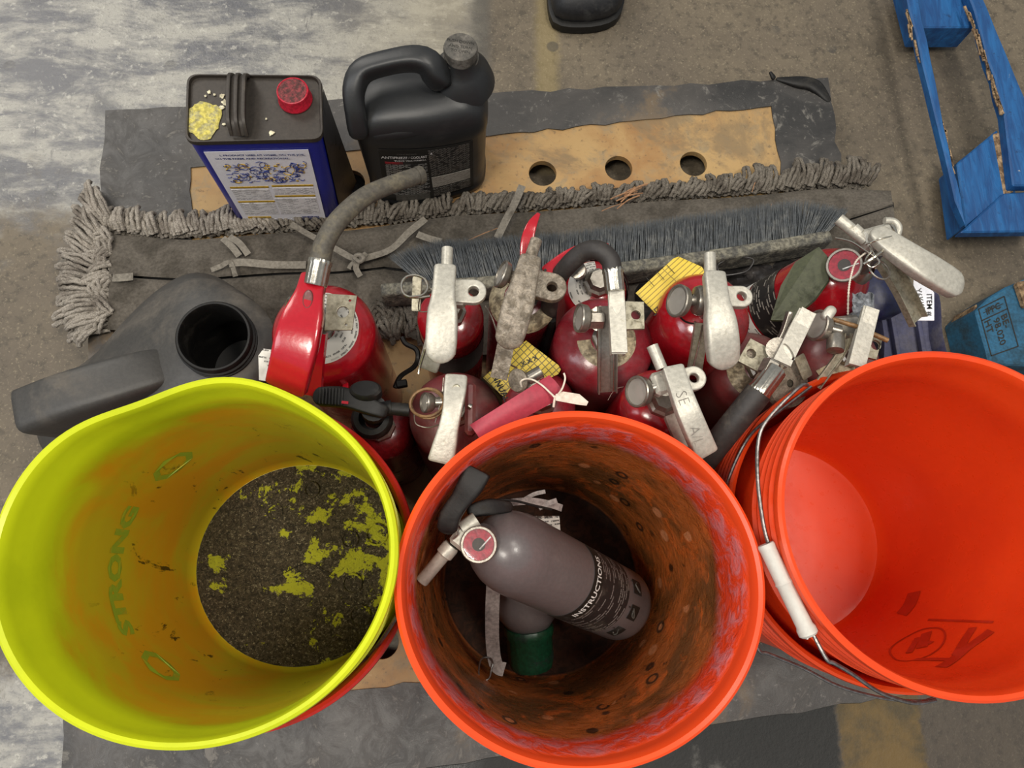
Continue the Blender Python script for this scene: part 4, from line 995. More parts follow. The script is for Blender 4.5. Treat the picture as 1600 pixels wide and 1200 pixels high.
# handle: folded strap with ridges
for dx, w_, hh in ((0,.020,.010),(-.0085,.004,.0135),(0,.004,.0135),(.0085,.004,.0135)):
    a, b = P(378,122,LZ)+V((dx,0,.004)), P(376,215,LZ)+V((dx,0,.004)); mid = a.lerp(b,.5)
    mb = MB(); bar(mb, [a, a.lerp(b,.12)+V((0,0,hh)), a.lerp(b,.3)+V((0,0,hh+.002)), a.lerp(b,.7)+V((0,0,hh+.002)), a.lerp(b,.88)+V((0,0,hh)), b], w_, .0022 if w_ > .01 else .004, e=.25, endr=(False,False))
    obj('handle' if w_ > .01 else 'handle_ridge', mb, M['tin_top'], t)
cp = P(462,156,LZ)
mb = MB()
def fl(an, z, rr): return rr*(1+.012*math.cos(an*36)) if .003 < z < .013 else rr
lathe(mb, [(.0190,0),(.0196,.001),(.0194,.003),(.0184,.0045),(.0183,.0135),(.0176,.0165),(.0165,.0170),(.0160,.0163),(.00001,.0163)], cp, (0,.02,1), 72, defo=fl); cap = obj('cap', mb, M['cap_red'], t, angle=40)
mb = MB(); lathe(mb, [(.0159,.0166),(.00001,.0168)], cp, (0,.02,1), 28); obj('cap_top', mb, M['cap_top'], cap, label='worn dark top of the red cap')
def blob(cx, cy, z, rr, m_, name, sx=1, sy=1, seed=0, par=None, thick=.0012, jag=.22):
    mb = MB(); c_ = P(cx, cy, z); n_ = 40; vs = [c_+V((0,0,thick))]
    for j, (k_, zz) in enumerate(((.6,thick),(.92,thick*.8),(1.0,0))):
        for i in range(n_):
            a_ = 2*PI*i/n_; q_ = rr*k_*(1+jag*noise.noise(V((math.cos(a_)*1.6+seed, math.sin(a_)*1.6, seed)))+jag*.4*noise.noise(V((math.cos(a_)*6+seed, math.sin(a_)*6, 1))))
            vs.append(c_+V((math.cos(a_)*q_*sx, math.sin(a_)*q_*sy, zz)))
    fs = [(0, 1+i, 1+(i+1)%n_) for i in range(n_)]+[(1+j*n_+i, 1+(j+1)*n_+i, 1+(j+1)*n_+(i+1)%n_, 1+j*n_+(i+1)%n_) for j in range(2) for i in range(n_)]
    mb.add(vs, fs); return obj(name, mb, M[m_], par)
blob(318,187,LZ+.001,.0215,'yellow_paint','paint_blotch',.95,1.12,3,t)
for i, (x, y, rr) in enumerate(((327,144,.0022),(347,150,.0030),(351,160,.0035),(347,168,.0028),(356,172,.002),(321,150,.0015),(335,148,.0014),(424,208,.0030),(416,186,.0012),(440,135,.0012),(350,194,.0018),(366,146,.0012))):
    blob(x, y, LZ+.001, rr, 'white_fleck', 'paint_fleck', 1, 1, i*3.1, t, .0006, .5)
# label on the front face (towards the lens), laid out in its own u,v frame
f00, f10, f11, f01 = bc[0], bc[1], tc[1], tc[0]
def fp(u_, v_, off=.0012):
    v_ *= .972; a = f00.lerp(f10, u_); b = f01.lerp(f11, u_); n_ = (f10-f00).cross(f01-f00).normalized(); return a.lerp(b, v_)+n_*off
def fq(name, u0, u1, v0, v1, m_, off=.0006, label=None):
    mb = MB(); g = [[fp(u0+(u1-u0)*j/8, v0+(v1-v0)*i/3, off) for j in range(9)] for i in range(4)]; curved_plate(mb, g, .0003); return obj(name, mb, M[m_], t, label=label)
lab = fq('paper_label', .085, .88, .02, .935, 'white_label', .0009)
UU, VV = (f10-f00).normalized(), ((f01-f00)-(f01-f00).dot((f10-f00).normalized())*(f10-f00).normalized()).normalized()
text('TYPICAL PRODUCT USES AT HOME, ON THE JOB,', fp(.46,.895,.0016), UU, VV, .0052, M['ink_blue'], t, bold=.03)
text('ON THE FARM, AND RECREATIONAL.', fp(.43,.86,.0016), UU, VV, .0052, M['ink_blue'], t, bold=.03)
random.seed(11)
mbb, mby, mbl = MB(), MB(), MB()
for k in range(120):
    u0, v0 = rnd(.16,.80), rnd(.60,.80); R_ = rnd(.008,.045); a0_, sp = rnd(0,6.3), rnd(1.5,6.2); e_ = rnd(.4,1)
    if k % 5 == 0: pts = [fp(u0+rnd(-.01,.01)+.02*j*rnd(.6,1.2), min(.83,max(.57,v0+rnd(-.01,.01))), .0013) for j in range(4)]
    else: pts = [fp(min(.86,max(.11,u0+R_*math.cos(a0_+sp*j/7))), min(.83,max(.57,v0+R_*e_*math.sin(a0_+sp*j/7))), .0013) for j in range(8)]
    tgt = mby if k % 5 == 1 else mbb
    sweep(tgt, pts, circ(.00032 if k % 3 else .00055, 4))
for k in range(16):
    u0, v0 = rnd(.16,.80), rnd(.59,.8); boxm(mby if k % 3 == 0 else mbb, fp(u0, v0, .0011), (rnd(.002,.008), rnd(.0012,.004), .0004), UU+VV*rnd(-.5,.5), VV)
obj('printed_drawing', mbb, M['ink_blue'], t, smooth=False, label='blue line drawing of vehicles and tools'); obj('printed_drawing', mby, M['ink_yellow'], t, smooth=False, label='yellow accents of the drawing')
for (u0,u1,v0,v1) in ((.13,.46,.525,.545),(.49,.845,.535,.555),(.13,.46,.34,.36),(.48,.84,.405,.425),(.14,.36,.115,.14)): fq('yellow_bar', u0, u1, v0, v1, 'ink_yellow', .0013)
for (u0,u1,v0,v1) in ((.13,.45,.38,.51),(.49,.84,.44,.52),(.13,.45,.17,.33),(.47,.84,.17,.39),(.13,.55,.03,.10)): fq('printed_text', u0, u1, v0, v1, 'print_white', .0012)
random.seed(3); u0 = .66
while u0 < .82:
    w_ = rnd(.003,.009); fq('barcode_bar', u0, u0+w_, .045, .135, 'ink_blue', .0014); u0 += w_+rnd(.004,.009)
# right side panel print
mb = MB(); r0_, r1_ = bc[1].lerp(bc[2],.12), bc[1].lerp(bc[2],.9); s0_, s1_ = tc[1].lerp(tc[2],.12), tc[1].lerp(tc[2],.9)
n_ = (bc[2]-bc[1]).cross(tc[1]-bc[1]).normalized()*.0012
curved_plate(mb, [[a.lerp(b, j/4)+n_ for j in range(5)] for a, b in ((r0_.lerp(s0_,.03), r1_.lerp(s1_,.03)), (r0_.lerp(s0_,.5), r1_.lerp(s1_,.5)), (r0_.lerp(s0_,.95), r1_.lerp(s1_,.95)))], .0003); obj('side_print', mb, M['dark_side'], t, label='dark print on the tin side')
# ------------------------------------------------------------------ black coolant jug
t = thing('coolant_jug', 'black plastic antifreeze jug with moulded handle and dark printed label', 'jug', tuple(P(680,290,0)))
def outl(pts, n_=64):
    p = catmull([V(q) for q in pts], 12, True); L_ = [0]
    for a, b in zip(p, p[1:]+p[:1]): L_.append(L_[-1]+(b-a).length)
    out = []
    for k in range(n_):
        s_ = L_[-1]*k/n_
        for i in range(len(p)):
            if s_ <= L_[i+1]: out.append(p[i].lerp(p[(i+1)%len(p)], (s_-L_[i])/max(1e-9, L_[i+1]-L_[i]))); break
    return out
# levels seen from above: base, waist, shoulder, then the sloped top
def lev(px, z): return outl([P(x, y, z) for x, y in px])
base_ = [(592,318),(650,324),(735,302),(757,288),(756,235),(740,205),(640,212),(584,240),(580,290)]
lv_ = [lev(base_, .004)]
mb = MB()
shoulder = [(556,212),(600,216),(680,214),(752,200),(762,186),(762,140),(752,112),(690,98),(620,108),(560,125),(545,150),(547,190)]
sh = lev(shoulder, .205); bs = lv_[0]
# line up both outlines by angle
def byang(o_, c_): 
    return sorted(o_, key=lambda p: math.atan2(p.y-c_.y, p.x-c_.x))
def resamp(px, z, n_=72):
    o_ = outl([P(x,y,z) for x,y in px], 240); c_ = sum(o_, V())/len(o_); out = []
    ang = [(math.atan2(p.y-c_.y, p.x-c_.x), (p-c_).length) for p in o_]
    for k in range(n_):
        a_ = -PI+2*PI*k/n_; b_ = min(ang, key=lambda q: abs((q[0]-a_+PI)%(2*PI)-PI)); out.append(c_+V((math.cos(a_), math.sin(a_), 0))*b_[1])
    # smooth
    for _ in range(3): out = [(out[i-1]+out[i]*2+out[(i+1)%n_])/4 for i in range(n_)]
    return out, c_
R0, C0 = resamp(base_, .004); R1, C1 = resamp(shoulder, .205)
def mixr(s_, z, k=1.0):
    r_ = [a.lerp(b, s_) for a, b in zip(R0, R1)]; c_ = C0.lerp(C1, s_); return [V((c_.x+(p.x-c_.x)*k, c_.y+(p.y-c_.y)*k, z)) for p in r_]
rings = [mixr(0,.002,.93), mixr(0,.005,.985), mixr(.02,.012,1.0), mixr(.05,.020,1.0), mixr(.06,.023,.98), mixr(.25,.06,.98), mixr(.6,.125,.98), mixr(.86,.178,.98), mixr(.885,.183,1.0), mixr(.93,.192,1.0), mixr(.97,.200,.995), mixr(1,.212,.95), mixr(1,.222,.86), mixr(1,.229,.72), mixr(1,.233,.5), mixr(1,.235,.25)]
# the top tilts up to the right where the spout is, lower on the left under the handle
for i in range(10, len(rings)):
    rings[i] = [V((p.x, p.y, p.z+ (.10*(p.x-C1.x)+.00*(p.y-C1.y))*((i-9)/6 if i < 15 else 1))) for p in rings[i]]
vs = [v for r_ in rings for v in r_]; nn = len(R0); fs = []
for i in range(len(rings)-1):
    for k in range(nn): l = (k+1)%nn; fs.append((i*nn+k, i*nn+l, (i+1)*nn+l, (i+1)*nn+k))
fs.append(tuple(reversed(range(nn)))); fs.append(tuple((len(rings)-1)*nn+k for k in range(nn)))
mb = MB(); mb.add(vs, fs); obj('jug_body', mb, M['jug'], t, angle=60)
# moulded handle: rounded bar along the left and back edge
mb = MB(); bar(mb, [P(562,212,.200), P(556,180,.226), P(553,142,.246), P(566,112,.258), P(605,98,.266), P(645,92,.270), P(668,98,.268), P(682,116,.256), P(694,130,.240)], [.026,.024,.024,.025,.024,.024,.026,.030,.034], [.030,.026,.026,.026,.024,.024,.026,.030,.030], e=.6, smooth=8); obj('handle', mb, M['jug'], t, angle=60)
mb = MB(); bar(mb, [P(572,202,.194), P(600,198,.203), P(660,190,.208), P(735,174,.212)], [.032,.036,.036,.030], [.022,.024,.024,.020], e=.9); obj('shoulder_roll', mb, M['jug'], t, angle=60)
mb = MB(); lathe(mb, [(.040,-.02),(.034,-.004),(.026,.006),(.021,.012),(.0185,.022)], P(721,108,.243), (0,.05,1), 40, 1.0, 1.05); obj('spout', mb, M['jug'], t)
mb = MB(); lathe(mb, [(.0190,0),(.0208,.0015),(.0208,.004),(.0192,.005),(.0195,.017),(.0188,.0195),(.0172,.0205),(.00001,.0205)], P(720,92,.258), (0,.03,1), 80, defo=lambda a_, z, r_: r_*(1+.01*math.cos(a_*40)) if .005 < z < .018 else r_); cap = obj('cap', mb, dirty('dusty_black_cap', '47443e', '6b665f', .7, amt=(.4,.65), sc=60), t)
cz = P(720,92,.258)+V((0,.0007,.0208))
for s_, dy in (('PUSH DOWN',.006),('AND TURN',-.001),('TO OPEN',-.007)): text(s_, cz+V((0,dy,0)), (1,-.15,0), (.15,1,0), .0052, M['ink_black'], cap)
# front label, following the bulging front
def jf(u_, v_, off=.0012):
    """front wall of the jug: u 0..1 left to right, v 0..1 bottom to top"""
    zz = .026+.150*v_; s_ = .06+.80*(zz-.023)/(.155); r_ = mixr(s_, zz, .98); c_ = sum(r_, V())/nn
    a_ = -PI*.745+u_*PI*.58
    k_ = (a_+PI)/(2*PI)*nn; i_ = int(k_)%nn; p = r_[i_].lerp(r_[(i_+1)%nn], k_-int(k_)); d_ = V((p.x-c_.x, p.y-c_.y, 0)).normalized(); return p+d_*off
def jq(name, u0, u1, v0, v1, m_, off=.001, slope=0):
    mb = MB(); g = [[jf(u0+(u1-u0)*j/14, v0+(v1-v0)*i/5, off) for j in range(15)] for i in range(6)]; curved_plate(mb, g, .0002); return obj(name, mb, M[m_], t)
jq('label_sheet', 0, 1, 0, 1, 'ink_black', .0008)
jq('label_print', .04, .485, .14, .74, 'print_dark', .0012)
jq('label_print', .52, .97, .47, .97, 'print_dark2', .0012)
jq('label_band', .52, .97, .22, .44, 'print_pale', .0012)
jq('label_print', .52, .97, .02, .19, 'print_dark2', .0012)
jq('label_patch', .10, .47, .0, .13, 'ink_grey', .0012)
jq('label_patch', .04, .20, .75, .785, 'ink_red', .0013)
def jt(s_, u_, v_, size, m_, xs=1.):
    L_ = (jf(1,.8)-jf(0,.8)).length*1.05
    text(s_, None, (1,0,0), (0,1,0), size, M[m_], t, bend=lambda x, y: jf(u_+x/L_, v_+y/.150, .0016), bold=.02, xs=xs)
jt('ANTIFREEZE / COOLANT', .26, .865, .0088, 'ink_white', .62); jt('THREE YEAR FORMULA', .30, .81, .0055, 'ink_white', .8); jt('CONCENTRATE', .26, .925, .0048, 'ink_grey', .8)
mb = MB(); prism(mb, [jf(.545,.90,.0016), jf(.575,.90,.0016), jf(.56,.935,.0016)], .0002, (0,-1,0)); obj('warning_triangle', mb, M['ink_white'], t, smooth=False)
# ------------------------------------------------------------------ grey open-mouthed can at the left
t = thing('fluid_can', 'grey black plastic can with wide open mouth and long moulded handle', 'can', tuple(P(280,560,0)))
mc = P(340,532,.185)
oc_ = [(300,427),(245,447),(185,492),(130,545),(60,590),(22,640),(40,700),(110,712),(200,700),(300,690),(400,680),(428,620),(422,540),(398,480),(350,437)]
oz = .10
O_ = outl([P(x,y,.10) for x,y in oc_], 96); cb = P(335,550,.10)
def gk(s_, z, mouth):
    c_ = V((mouth.x, mouth.y, 0)); return [V(((p.x-c_.x)*s_+c_.x, (p.y-c_.y)*s_+c_.y, z)) for p in O_]
rings = []
for s_, z in ((.90,.034),(.96,.038),(1.0,.052),(1.0,.075),(.995,.095),(.96,.113),(.90,.128),(.80,.143),(.66,.156),(.5,.166),(.38,.173),(.31,.177)):
    k_ = max(0, (.9-s_)/.6); 
    base_r = gk(s_, z, mc)
    if s_ < .85:
        w_ = min(1, (.85-s_)/.5); rm = .05*(1)+.0*s_
        cir = []
        for p in O_:
            d_ = V((p.x-mc.x, p.y-mc.y, 0)); d_.normalize(); cir.append(V((mc.x+d_.x*(.040+.20*(s_-.31)), mc.y+d_.y*(.040+.20*(s_-.31)), z)))
        base_r = [a.lerp(b, w_) for a, b in zip(base_r, cir)]
    rings.append(base_r)
# far (left) end lower than the mouth end
for i, r_ in enumerate(rings):
    rings[i] = [V((p.x, p.y, p.z*(1-.45*min(1,max(0,(mc.x-.06-p.x)/.22))))) for p in r_]
nn = 96; vs = [v for r_ in rings for v in r_]; fs = []
for i in range(len(rings)-1):
    for k in range(nn): l = (k+1)%nn; fs.append((i*nn+k, i*nn+l, (i+1)*nn+l, (i+1)*nn+k))
fs.append(tuple(reversed(range(nn)))); mb = MB(); mb.add(vs, fs)
obj('can_body', mb, M['gas'], t, angle=60)
mb = MB(); lathe(mb, [(.045,-.02),(.0415,-.010),(.0405,-.008),(.0405,-.004),(.043,-.003),(.043,0),(.0405,.001),(.0405,.006),(.043,.007),(.043,.010),(.041,.011),(.041,.018),(.0395,.020),(.0375,.020),(.0365,.018),(.0365,-.03),(.05,-.08),(.04,-.13),(.00001,-.135)], V((mc.x,mc.y,.183)), (.05,-.02,1), 56); obj('mouth', mb, M['black'], t, angle=50)
mb = MB(); bar(mb, [P(300,572,.125), P(230,588,.150), P(160,610,.152), P(110,628,.146), P(58,648,.135)], [.036,.050,.054,.055,.054], [.04,.05,.06,.07,.07], e=.34, smooth=8, endr=(True,False)); obj('handle', mb, M['gas'], t, angle=60)
# ------------------------------------------------------------------ dust mop
t = thing('dust_mop', 'long grey dust mop head with looped yarn fringe and tied canvas back', 'mop', tuple(P(700,400,0)))
random.seed(5)
top = [(172,366),(300,374),(430,366),(520,362),(600,352),(700,340),(800,332),(900,325),(1000,318),(1100,310),(1200,303),(1290,296),(1392,297)]
bot = [(168,515),(300,520),(430,515),(520,512),(600,505),(700,500),(800,495),(900,485),(1000,475),(1100,465),(1200,460),(1290,440),(1400,352)]
bot = [(x, y+(58 if 650 < x < 1050 else 0)) for x, y in bot]
def li(tab, s_): 
    x = s_*(len(tab)-1); i = min(int(x), len(tab)-2); f_ = x-i; return (tab[i][0]+(tab[i+1][0]-tab[i][0])*f_, tab[i][1]+(tab[i+1][1]-tab[i][1])*f_)
def mopz(s_, w_, x, y): return .022+.012*math.sin(PI*min(1,max(0,w_)))+.004*noise.noise(V((x*.012,y*.03,0)))+.0025*noise.noise(V((x*.05,y*.06,3)))
def panel_mesh(w0, w1, nm):
    g = []
    for i in range(22):
        w_ = w0+(w1-w0)*i/21; row = []
        for j in range(130):
            s_ = j/129; a, b = li(top, s_), li(bot, s_); x, y = a[0]+(b[0]-a[0])*w_, a[1]+(b[1]-a[1])*w_; y += 1.5*math.sin(j*.2)
            e_ = min(1, min(i, 21-i)/2.); row.append(P(x, y, mopz(s_, w_, x, y)+.003*e_-.002))
        g.append(row)
    mb = MB(); curved_plate(mb, g, -.004); return obj(nm, mb, M['canvas'], t, angle=60)
panel_mesh(0, .415, 'canvas_back'); panel_mesh(.44, 1, 'canvas_back')
mb = MB(); g = [[P(*(lambda a, b, w_: (a[0]+(b[0]-a[0])*w_, a[1]+(b[1]-a[1])*w_))(li(top, j/60), li(bot, j/60), w_), .018) for j in range(61)] for w_ in (.36,.5)]; curved_plate(mb, g, .002); obj('pocket_lining', mb, M['black'], t)
# yarn loops, each a twisted two-ply strand doubled back on itself
yarn, yarn2 = MB(), MB()
def loop(b0, d, L_, w_, z0, lift, mbx, rad=.0030):
    d = V((d.x, d.y, 0)).normalized(); n_ = V((-d.y, d.x, 0)); j = lambda k: n_*rnd(-k,k)+V((0,0,rnd(-k,k)))
    pts = [b0-n_*w_/2+V((0,0,z0)), b0-n_*w_*.7+d*L_*.4+V((0,0,z0+lift))+j(.0012), b0-n_*w_*.45+d*L_*.85+V((0,0,z0+lift*.3))+j(.0016), b0+d*L_+V((0,0,z0*.6))+j(.002), b0+n_*w_*.45+d*L_*.82+V((0,0,z0+lift*.2))+j(.0016), b0+n_*w_*.7+d*L_*.4+V((0,0,z0+lift))+j(.0012), b0+n_*w_/2+V((0,0,z0))]
    p = catmull(pts, 5)
    sc = [(1+.22*math.sin(k*1.9), 1+.22*math.sin(k*1.9+1.6)) for k in range(len(p))]
    sweep(mbx, p, circ(rad, 6), None, sc)
x = 150
while x < 1348:
    s_ = (x-172)/(1392-172); s_ = max(0, s_); a = li(top, s_)
    yy = a[1]+rnd(-1,5)
    if x < 380: L_ = rnd(.027,.040); lean = rnd(-.35,.1)
    elif x < 560: L_ = rnd(.016,.024); lean = rnd(-1.4,-.2)
    elif x < 800: L_ = rnd(.024,.034); lean = rnd(-.3,1.0)
    elif x < 1150: L_ = rnd(.022,.032); lean = rnd(-.1,1.2)
    else: L_ = rnd(.036,.050); lean = rnd(.0,.7)
    q = P(x, yy, 0); loop(V((q.x,q.y,0)), V((lean,1,0)), L_, rnd(.003,.006), rnd(.012,.024), rnd(.004,.010), yarn if x < 430 else yarn2)
    x += rnd(4.2,6.5)
# second lower layer fills the gaps
x = 150
while x < 1340:
    s_ = max(0,(x-172)/(1392-172)); a = li(top, s_); q = P(x, a[1]+4, 0); loop(V((q.x,q.y,0)), V((rnd(-.6,.8),1,0)), rnd(.018,.028), .004, rnd(.006,.012), .003, yarn2); x += rnd(6,9)
# left end, loops fan out to the left
for k in range(64):
    s_ = k/63; y = 352+s_*165; a_ = math.radians(118+s_*95+rnd(-14,14)); q = P(176+rnd(-6,8)-6*math.sin(s_*PI), y, 0)
    loop(V((q.x,q.y,0)), V((math.cos(a_), math.sin(a_), 0)), rnd(.052,.072)*(.8 if s_ > .8 else 1), rnd(.004,.007), rnd(.012,.030), rnd(.004,.012), yarn)
for k in range(46):
    q = P(178+rnd(-8,14), 372+rnd(0,130), 0); a_ = rnd(1.6,4.4); loop(V((q.x,q.y,0)), V((math.cos(a_), math.sin(a_), 0)), rnd(.018,.034), .005, rnd(.024,.032), .006, yarn)
# lower fringe seen between the extinguishers
for k in range(70):
    x = 586+rnd(0,80); y = 492+rnd(-10,22); q = P(x, y, 0); a_ = rnd(3.8,5.6); loop(V((q.x,q.y,0)), V((math.cos(a_), math.sin(a_), 0)), rnd(.018,.034), .005, rnd(.014,.03), .006, yarn2)
obj('yarn_fringe', yarn, M['yarn'], t, kind='stuff', angle=90); obj('yarn_fringe', yarn2, M['yarn_dark'], t, kind='stuff', angle=90)
def tie(pts, w_, m_='tie', name='tie_tape', tw=None, par=t):
    p = catmull(pts, 6); mb = MB(); n_ = len(p)
    def up(i):
        a_ = (tw or 0)*math.sin(i*.35); return V((math.sin(a_)*.6, 0, 1))
    sweep(mb, p, [(-w_/2,-.0004),(w_/2,-.0004),(w_/2,.0004),(-w_/2,.0004)], up); return obj(name, mb, M[m_], par, angle=50)
tie([P(665,342,.045), P(640,362,.048), P(610,390,.05), P(568,404,.052), P(560,406,.055)], .0095, tw=.5)
tie([P(455,350,.045), P(480,365,.045), P(530,392,.05), P(548,402,.052), P(562,405,.055)], .0085, tw=.6)
tie([P(560,404,.056), P(556,418,.052), P(563,432,.048)], .008, tw=.4); tie([P(563,405,.057), P(572,396,.055), P(550,412,.05), P(545,420,.048)], .006, tw=.8)
mb = MB(); tube(mb, [P(554,402,.056), P(561,398,.06), P(568,403,.06), P(562,409,.058)], .003, 8, 5, True); obj('knot', mb, M['tie'], t)
tie([P(348,372,.040), P(362,385,.042), P(374,400,.040)], .009); tie([P(358,370,.042), P(374,380,.044), P(388,398,.040)], .009)
tie([P(358,412,.045), P(380,410,.045), P(430,414,.043), P(478,414,.042)], .011, tw=.3); tie([P(330,422,.042), P(345,416,.045), P(360,410,.046), P(368,432,.042)], .007, tw=.9)
tie([P(176,434,.042), P(188,434,.042), P(208,432,.042)], .011)
tie([P(652,366,.042), P(668,372,.043), P(690,378,.040)], .010)
tg = tag(tie([P(816,290,.052), P(803,320,.055), P(790,345,.055), P(777,372,.05)], .0105, name='tape_strip', par=None), 'loose pale grey tape strip crossing the mop fringe', 'tape')
random.seed(9); sm = MB()
for k in range(7):
    x, y = 955+rnd(-6,24), 318+rnd(-12,10); a_ = rnd(.3,.9); q = P(x,y,.044); tube(sm, [q, q+V((math.cos(a_)*.02, math.sin(a_)*.02, .004)), q+V((math.cos(a_)*.042, math.sin(a_)*.035, .001))], .0010, 5, 3)
for a, b in (((728,377),(790,352)),((940,330),(972,318)),((1175,300),(1180,285)),((1200,340),(1206,318))): tube(sm, [P(a[0],a[1],.045), P((a[0]+b[0])/2, (a[1]+b[1])/2-1, .049), P(b[0],b[1],.045)], .0006, 5, 3)
o_ = obj('dry_straw', sm, M['straw']); o_['kind'] = 'stuff'; tag(o_, 'few dry straws caught in the mop fringe', 'straw')
# ------------------------------------------------------------------ push broom
t = thing('broom_head', 'push broom head lying on its side, grey bristles pointing to the mop', 'broom', tuple(P(960,420,.02)))
bl_ = [(598,452),(700,444),(860,432),(1010,412),(1150,392),(1292,368)]
mb = MB(); bar(mb, [P(x, y+10, .072) for x, y in bl_], [.018]*6, [.046]*6, e=.3, endr=(False,True), smooth=6); obj('broom_block', mb, M['broomwood'], t)
random.seed(21); br = MB()
for k in range(6800):
    s_ = rnd(0,1); x = 655+s_*(1283-655); b = li([(655,440),(760,436),(860,428),(1010,408),(1150,388),(1290,366)], s_)
    row = rnd(0,1); z0 = .052+.036*row; e = (s_-.5)*2; fan = .0 if abs(e) < .86 else (abs(e)-.86)/.14*math.copysign(1, e)
    L_ = .060*(1-.10*abs(fan))+rnd(-.005,.004); lean = fan*.9+rnd(-.10,.10)+ (-.28 if s_ < .35 else .06)
    q = P(b[0], b[1], z0); d_ = V((lean, 1, rnd(-.10,.10))).normalized(); e_ = q+d_*L_; m_ = q.lerp(e_, .55)+V((rnd(-.001,.001), 0, .001)); w_ = .00055
    n_ = V((d_.y, -d_.x, 0))*w_; zz = V((0,0,w_))
    br.add([q+n_, q-n_, q+zz, m_+n_, m_-n_, m_+zz, e_], [(0,1,4,3),(1,2,5,4),(2,0,3,5),(3,4,6),(4,5,6),(5,3,6)])
obj('bristles', br, M['bristle'], t, kind='stuff', angle=90)
# ------------------------------------------------------------------ crumpled black plastic
t = thing('plastic_sheet', 'crumpled black plastic with embossed oval below the broom head', 'plastic', tuple(P(1200,450,0)))
g = []
for i in range(30):
    row = []
    for j in range(44):
        u_, v_ = j/43, i/29; x = 985+u_*330-10*v_; y = (440-u_*52)+v_*115; e_ = min(1, min(i, 29-i, j, 43-j)/3)
        h_ = .045+.030*abs(noise.noise(V((u_*5, v_*3, 0))))+.022*noise.noise(V((u_*11+3*noise.noise(V((v_*3,u_*3,1))), v_*7, 2)))-.012*abs(noise.noise(V((u_*20, v_*13, 5)))); row.append(P(x, y, max(.004, h_*(.3+.7*e_))))
    g.append(row)
mb = MB(); curved_plate(mb, g, .002); obj('sheet_body', mb, M['rag'], t, angle=60)
wire(t, [P(1124,412,.085), P(1150,402,.088), P(1176,405,.088), P(1172,418,.086), P(1160,426,.086), P(1130,430,.085), P(1122,422,.085)], .0012, 'rag', 'embossed_oval', True)
# ------------------------------------------------------------------ violet plastic box, bracket
t = thing('plastic_crate', 'dusty violet blue plastic tub behind right bucket', 'tub', tuple(P(1420,520,0)))
tp = [P(1378,470,.17), P(1462,458,.17), P(1478,580,.17), P(1385,590,.17)]
cc_ = sum(tp, V())/4
mb = MB()
rr_ = []
for k_, z in ((.86,0),(.9,.006),(1.0,.15),(1.05,.155),(1.05,.168),(1.02,.172),(.97,.168),(.93,.150)):
    rr_.append([V((cc_.x+(p.x-cc_.x)*k_, cc_.y+(p.y-cc_.y)*k_, z)) for p in outl([tp[0],tp[0].lerp(tp[1],.5),tp[1],tp[1].lerp(tp[2],.5),tp[2],tp[2].lerp(tp[3],.5),tp[3],tp[3].lerp(tp[0],.5)], 40)])
rr_.append([V((cc_.x+(p.x-cc_.x)*.5, cc_.y+(p.y-cc_.y)*.5, .148)) for p in rr_[0]])
vs = [v for r_ in rr_ for v in r_]; fs = [(i*40+k, i*40+(k+1)%40, (i+1)*40+(k+1)%40, (i+1)*40+k) for i in range(len(rr_)-1) for k in range(40)]
fs += [tuple(reversed(range(40))), tuple(320+k for k in range(40))]; mb.add(vs, fs); obj('tub_body', mb, M['dusk'], t)
for x in (1392,1432,1460):
    mb = MB(); bar(mb, [P(x,492,.153), P(x+14,575,.153)], .006, .008, e=.3, endr=(False,False)); obj('rib', mb, M['dusk'], t)
nv = thing('plastic_cover', 'dark navy plastic sleeve under the leaning extinguisher head', 'plastic', tuple(P(1380,470,.18)))
mb = MB(); bar(mb, [P(1330,485,.205), P(1370,462,.215), P(1412,452,.205)], [.05,.06,.05], [.03,.035,.03], e=.6); obj('fold', mb, M['navy'], nv)
cl = thing('clear_wrap', 'small crumpled clear grey plastic scrap above the brass pin', 'wrapper', tuple(P(1350,475,.33)))
mb = MB(); g = [[P(1332+j*4.2, 458+i*5+2*math.sin(j*1.7+i), .335+.010*noise.noise(V((i*.9,j*.8,3)))) for j in range(9)] for i in range(10)]; curved_plate(mb, g, .0006); obj('scrap', mb, dirty('clear_grey_wrap', '7d8084', '5f6266', .25), cl, angle=30)
w_ = thing('wall_clamp', 'thin black metal clamp ring between left extinguishers', 'clamp', tuple(P(640,570,.2)))
wire(w_, [P(628,527,.22), P(634,537,.22), P(650,546,.22), P(653,560,.22), P(646,574,.21), P(626,588,.20), P(617,606,.20)], .0028, 'black', 'clamp_band')
body(w_, P(628,600,.20), (.012,.008,.008), (1,.2,0), (-.2,1,0), 'black', 'clamp_latch', .001)
# ------------------------------------------------------------------ grey extinguisher in the centre bucket
a0, a1 = P(974,947,.115), P(778,852,.285); ax = (a1-a0).normalized(); L = (a1-a0).length+.012; r = .0405
t = thing('fire_extinguisher', 'grey extinguisher lying inside the middle orange bucket, gauge and black handle up', 'fire extinguisher', tuple(a0))
mb = MB(); lathe(mb, [(.00001,0),(r*.82,0),(r*.93,.003),(r*.99,.010),(r,.016),(r,L*.5),(r,L-.044),(r*.985,L-.034),(r*.92,L-.020),(r*.8,L-.008),(r*.6,L+.001),(.014,L+.007),(.013,L+.014),(.00001,L+.014)], a0, ax, 56); obj('cylinder', mb, M['greyext'], t)
q = ax.to_track_quat('Z','Y'); vw = (V((0,0,CAMH))-(a0+a1)/2); vw = (vw-vw.dot(ax)*ax).normalized(); sd = ax.cross(vw)
def cy(s_, h_, off=.0006): # s_ around (m, + = upper side in view), h_ along from base
    a_ = s_/r; return a0+ax*h_+(vw*math.cos(a_)+sd*math.sin(a_))*(r+off)
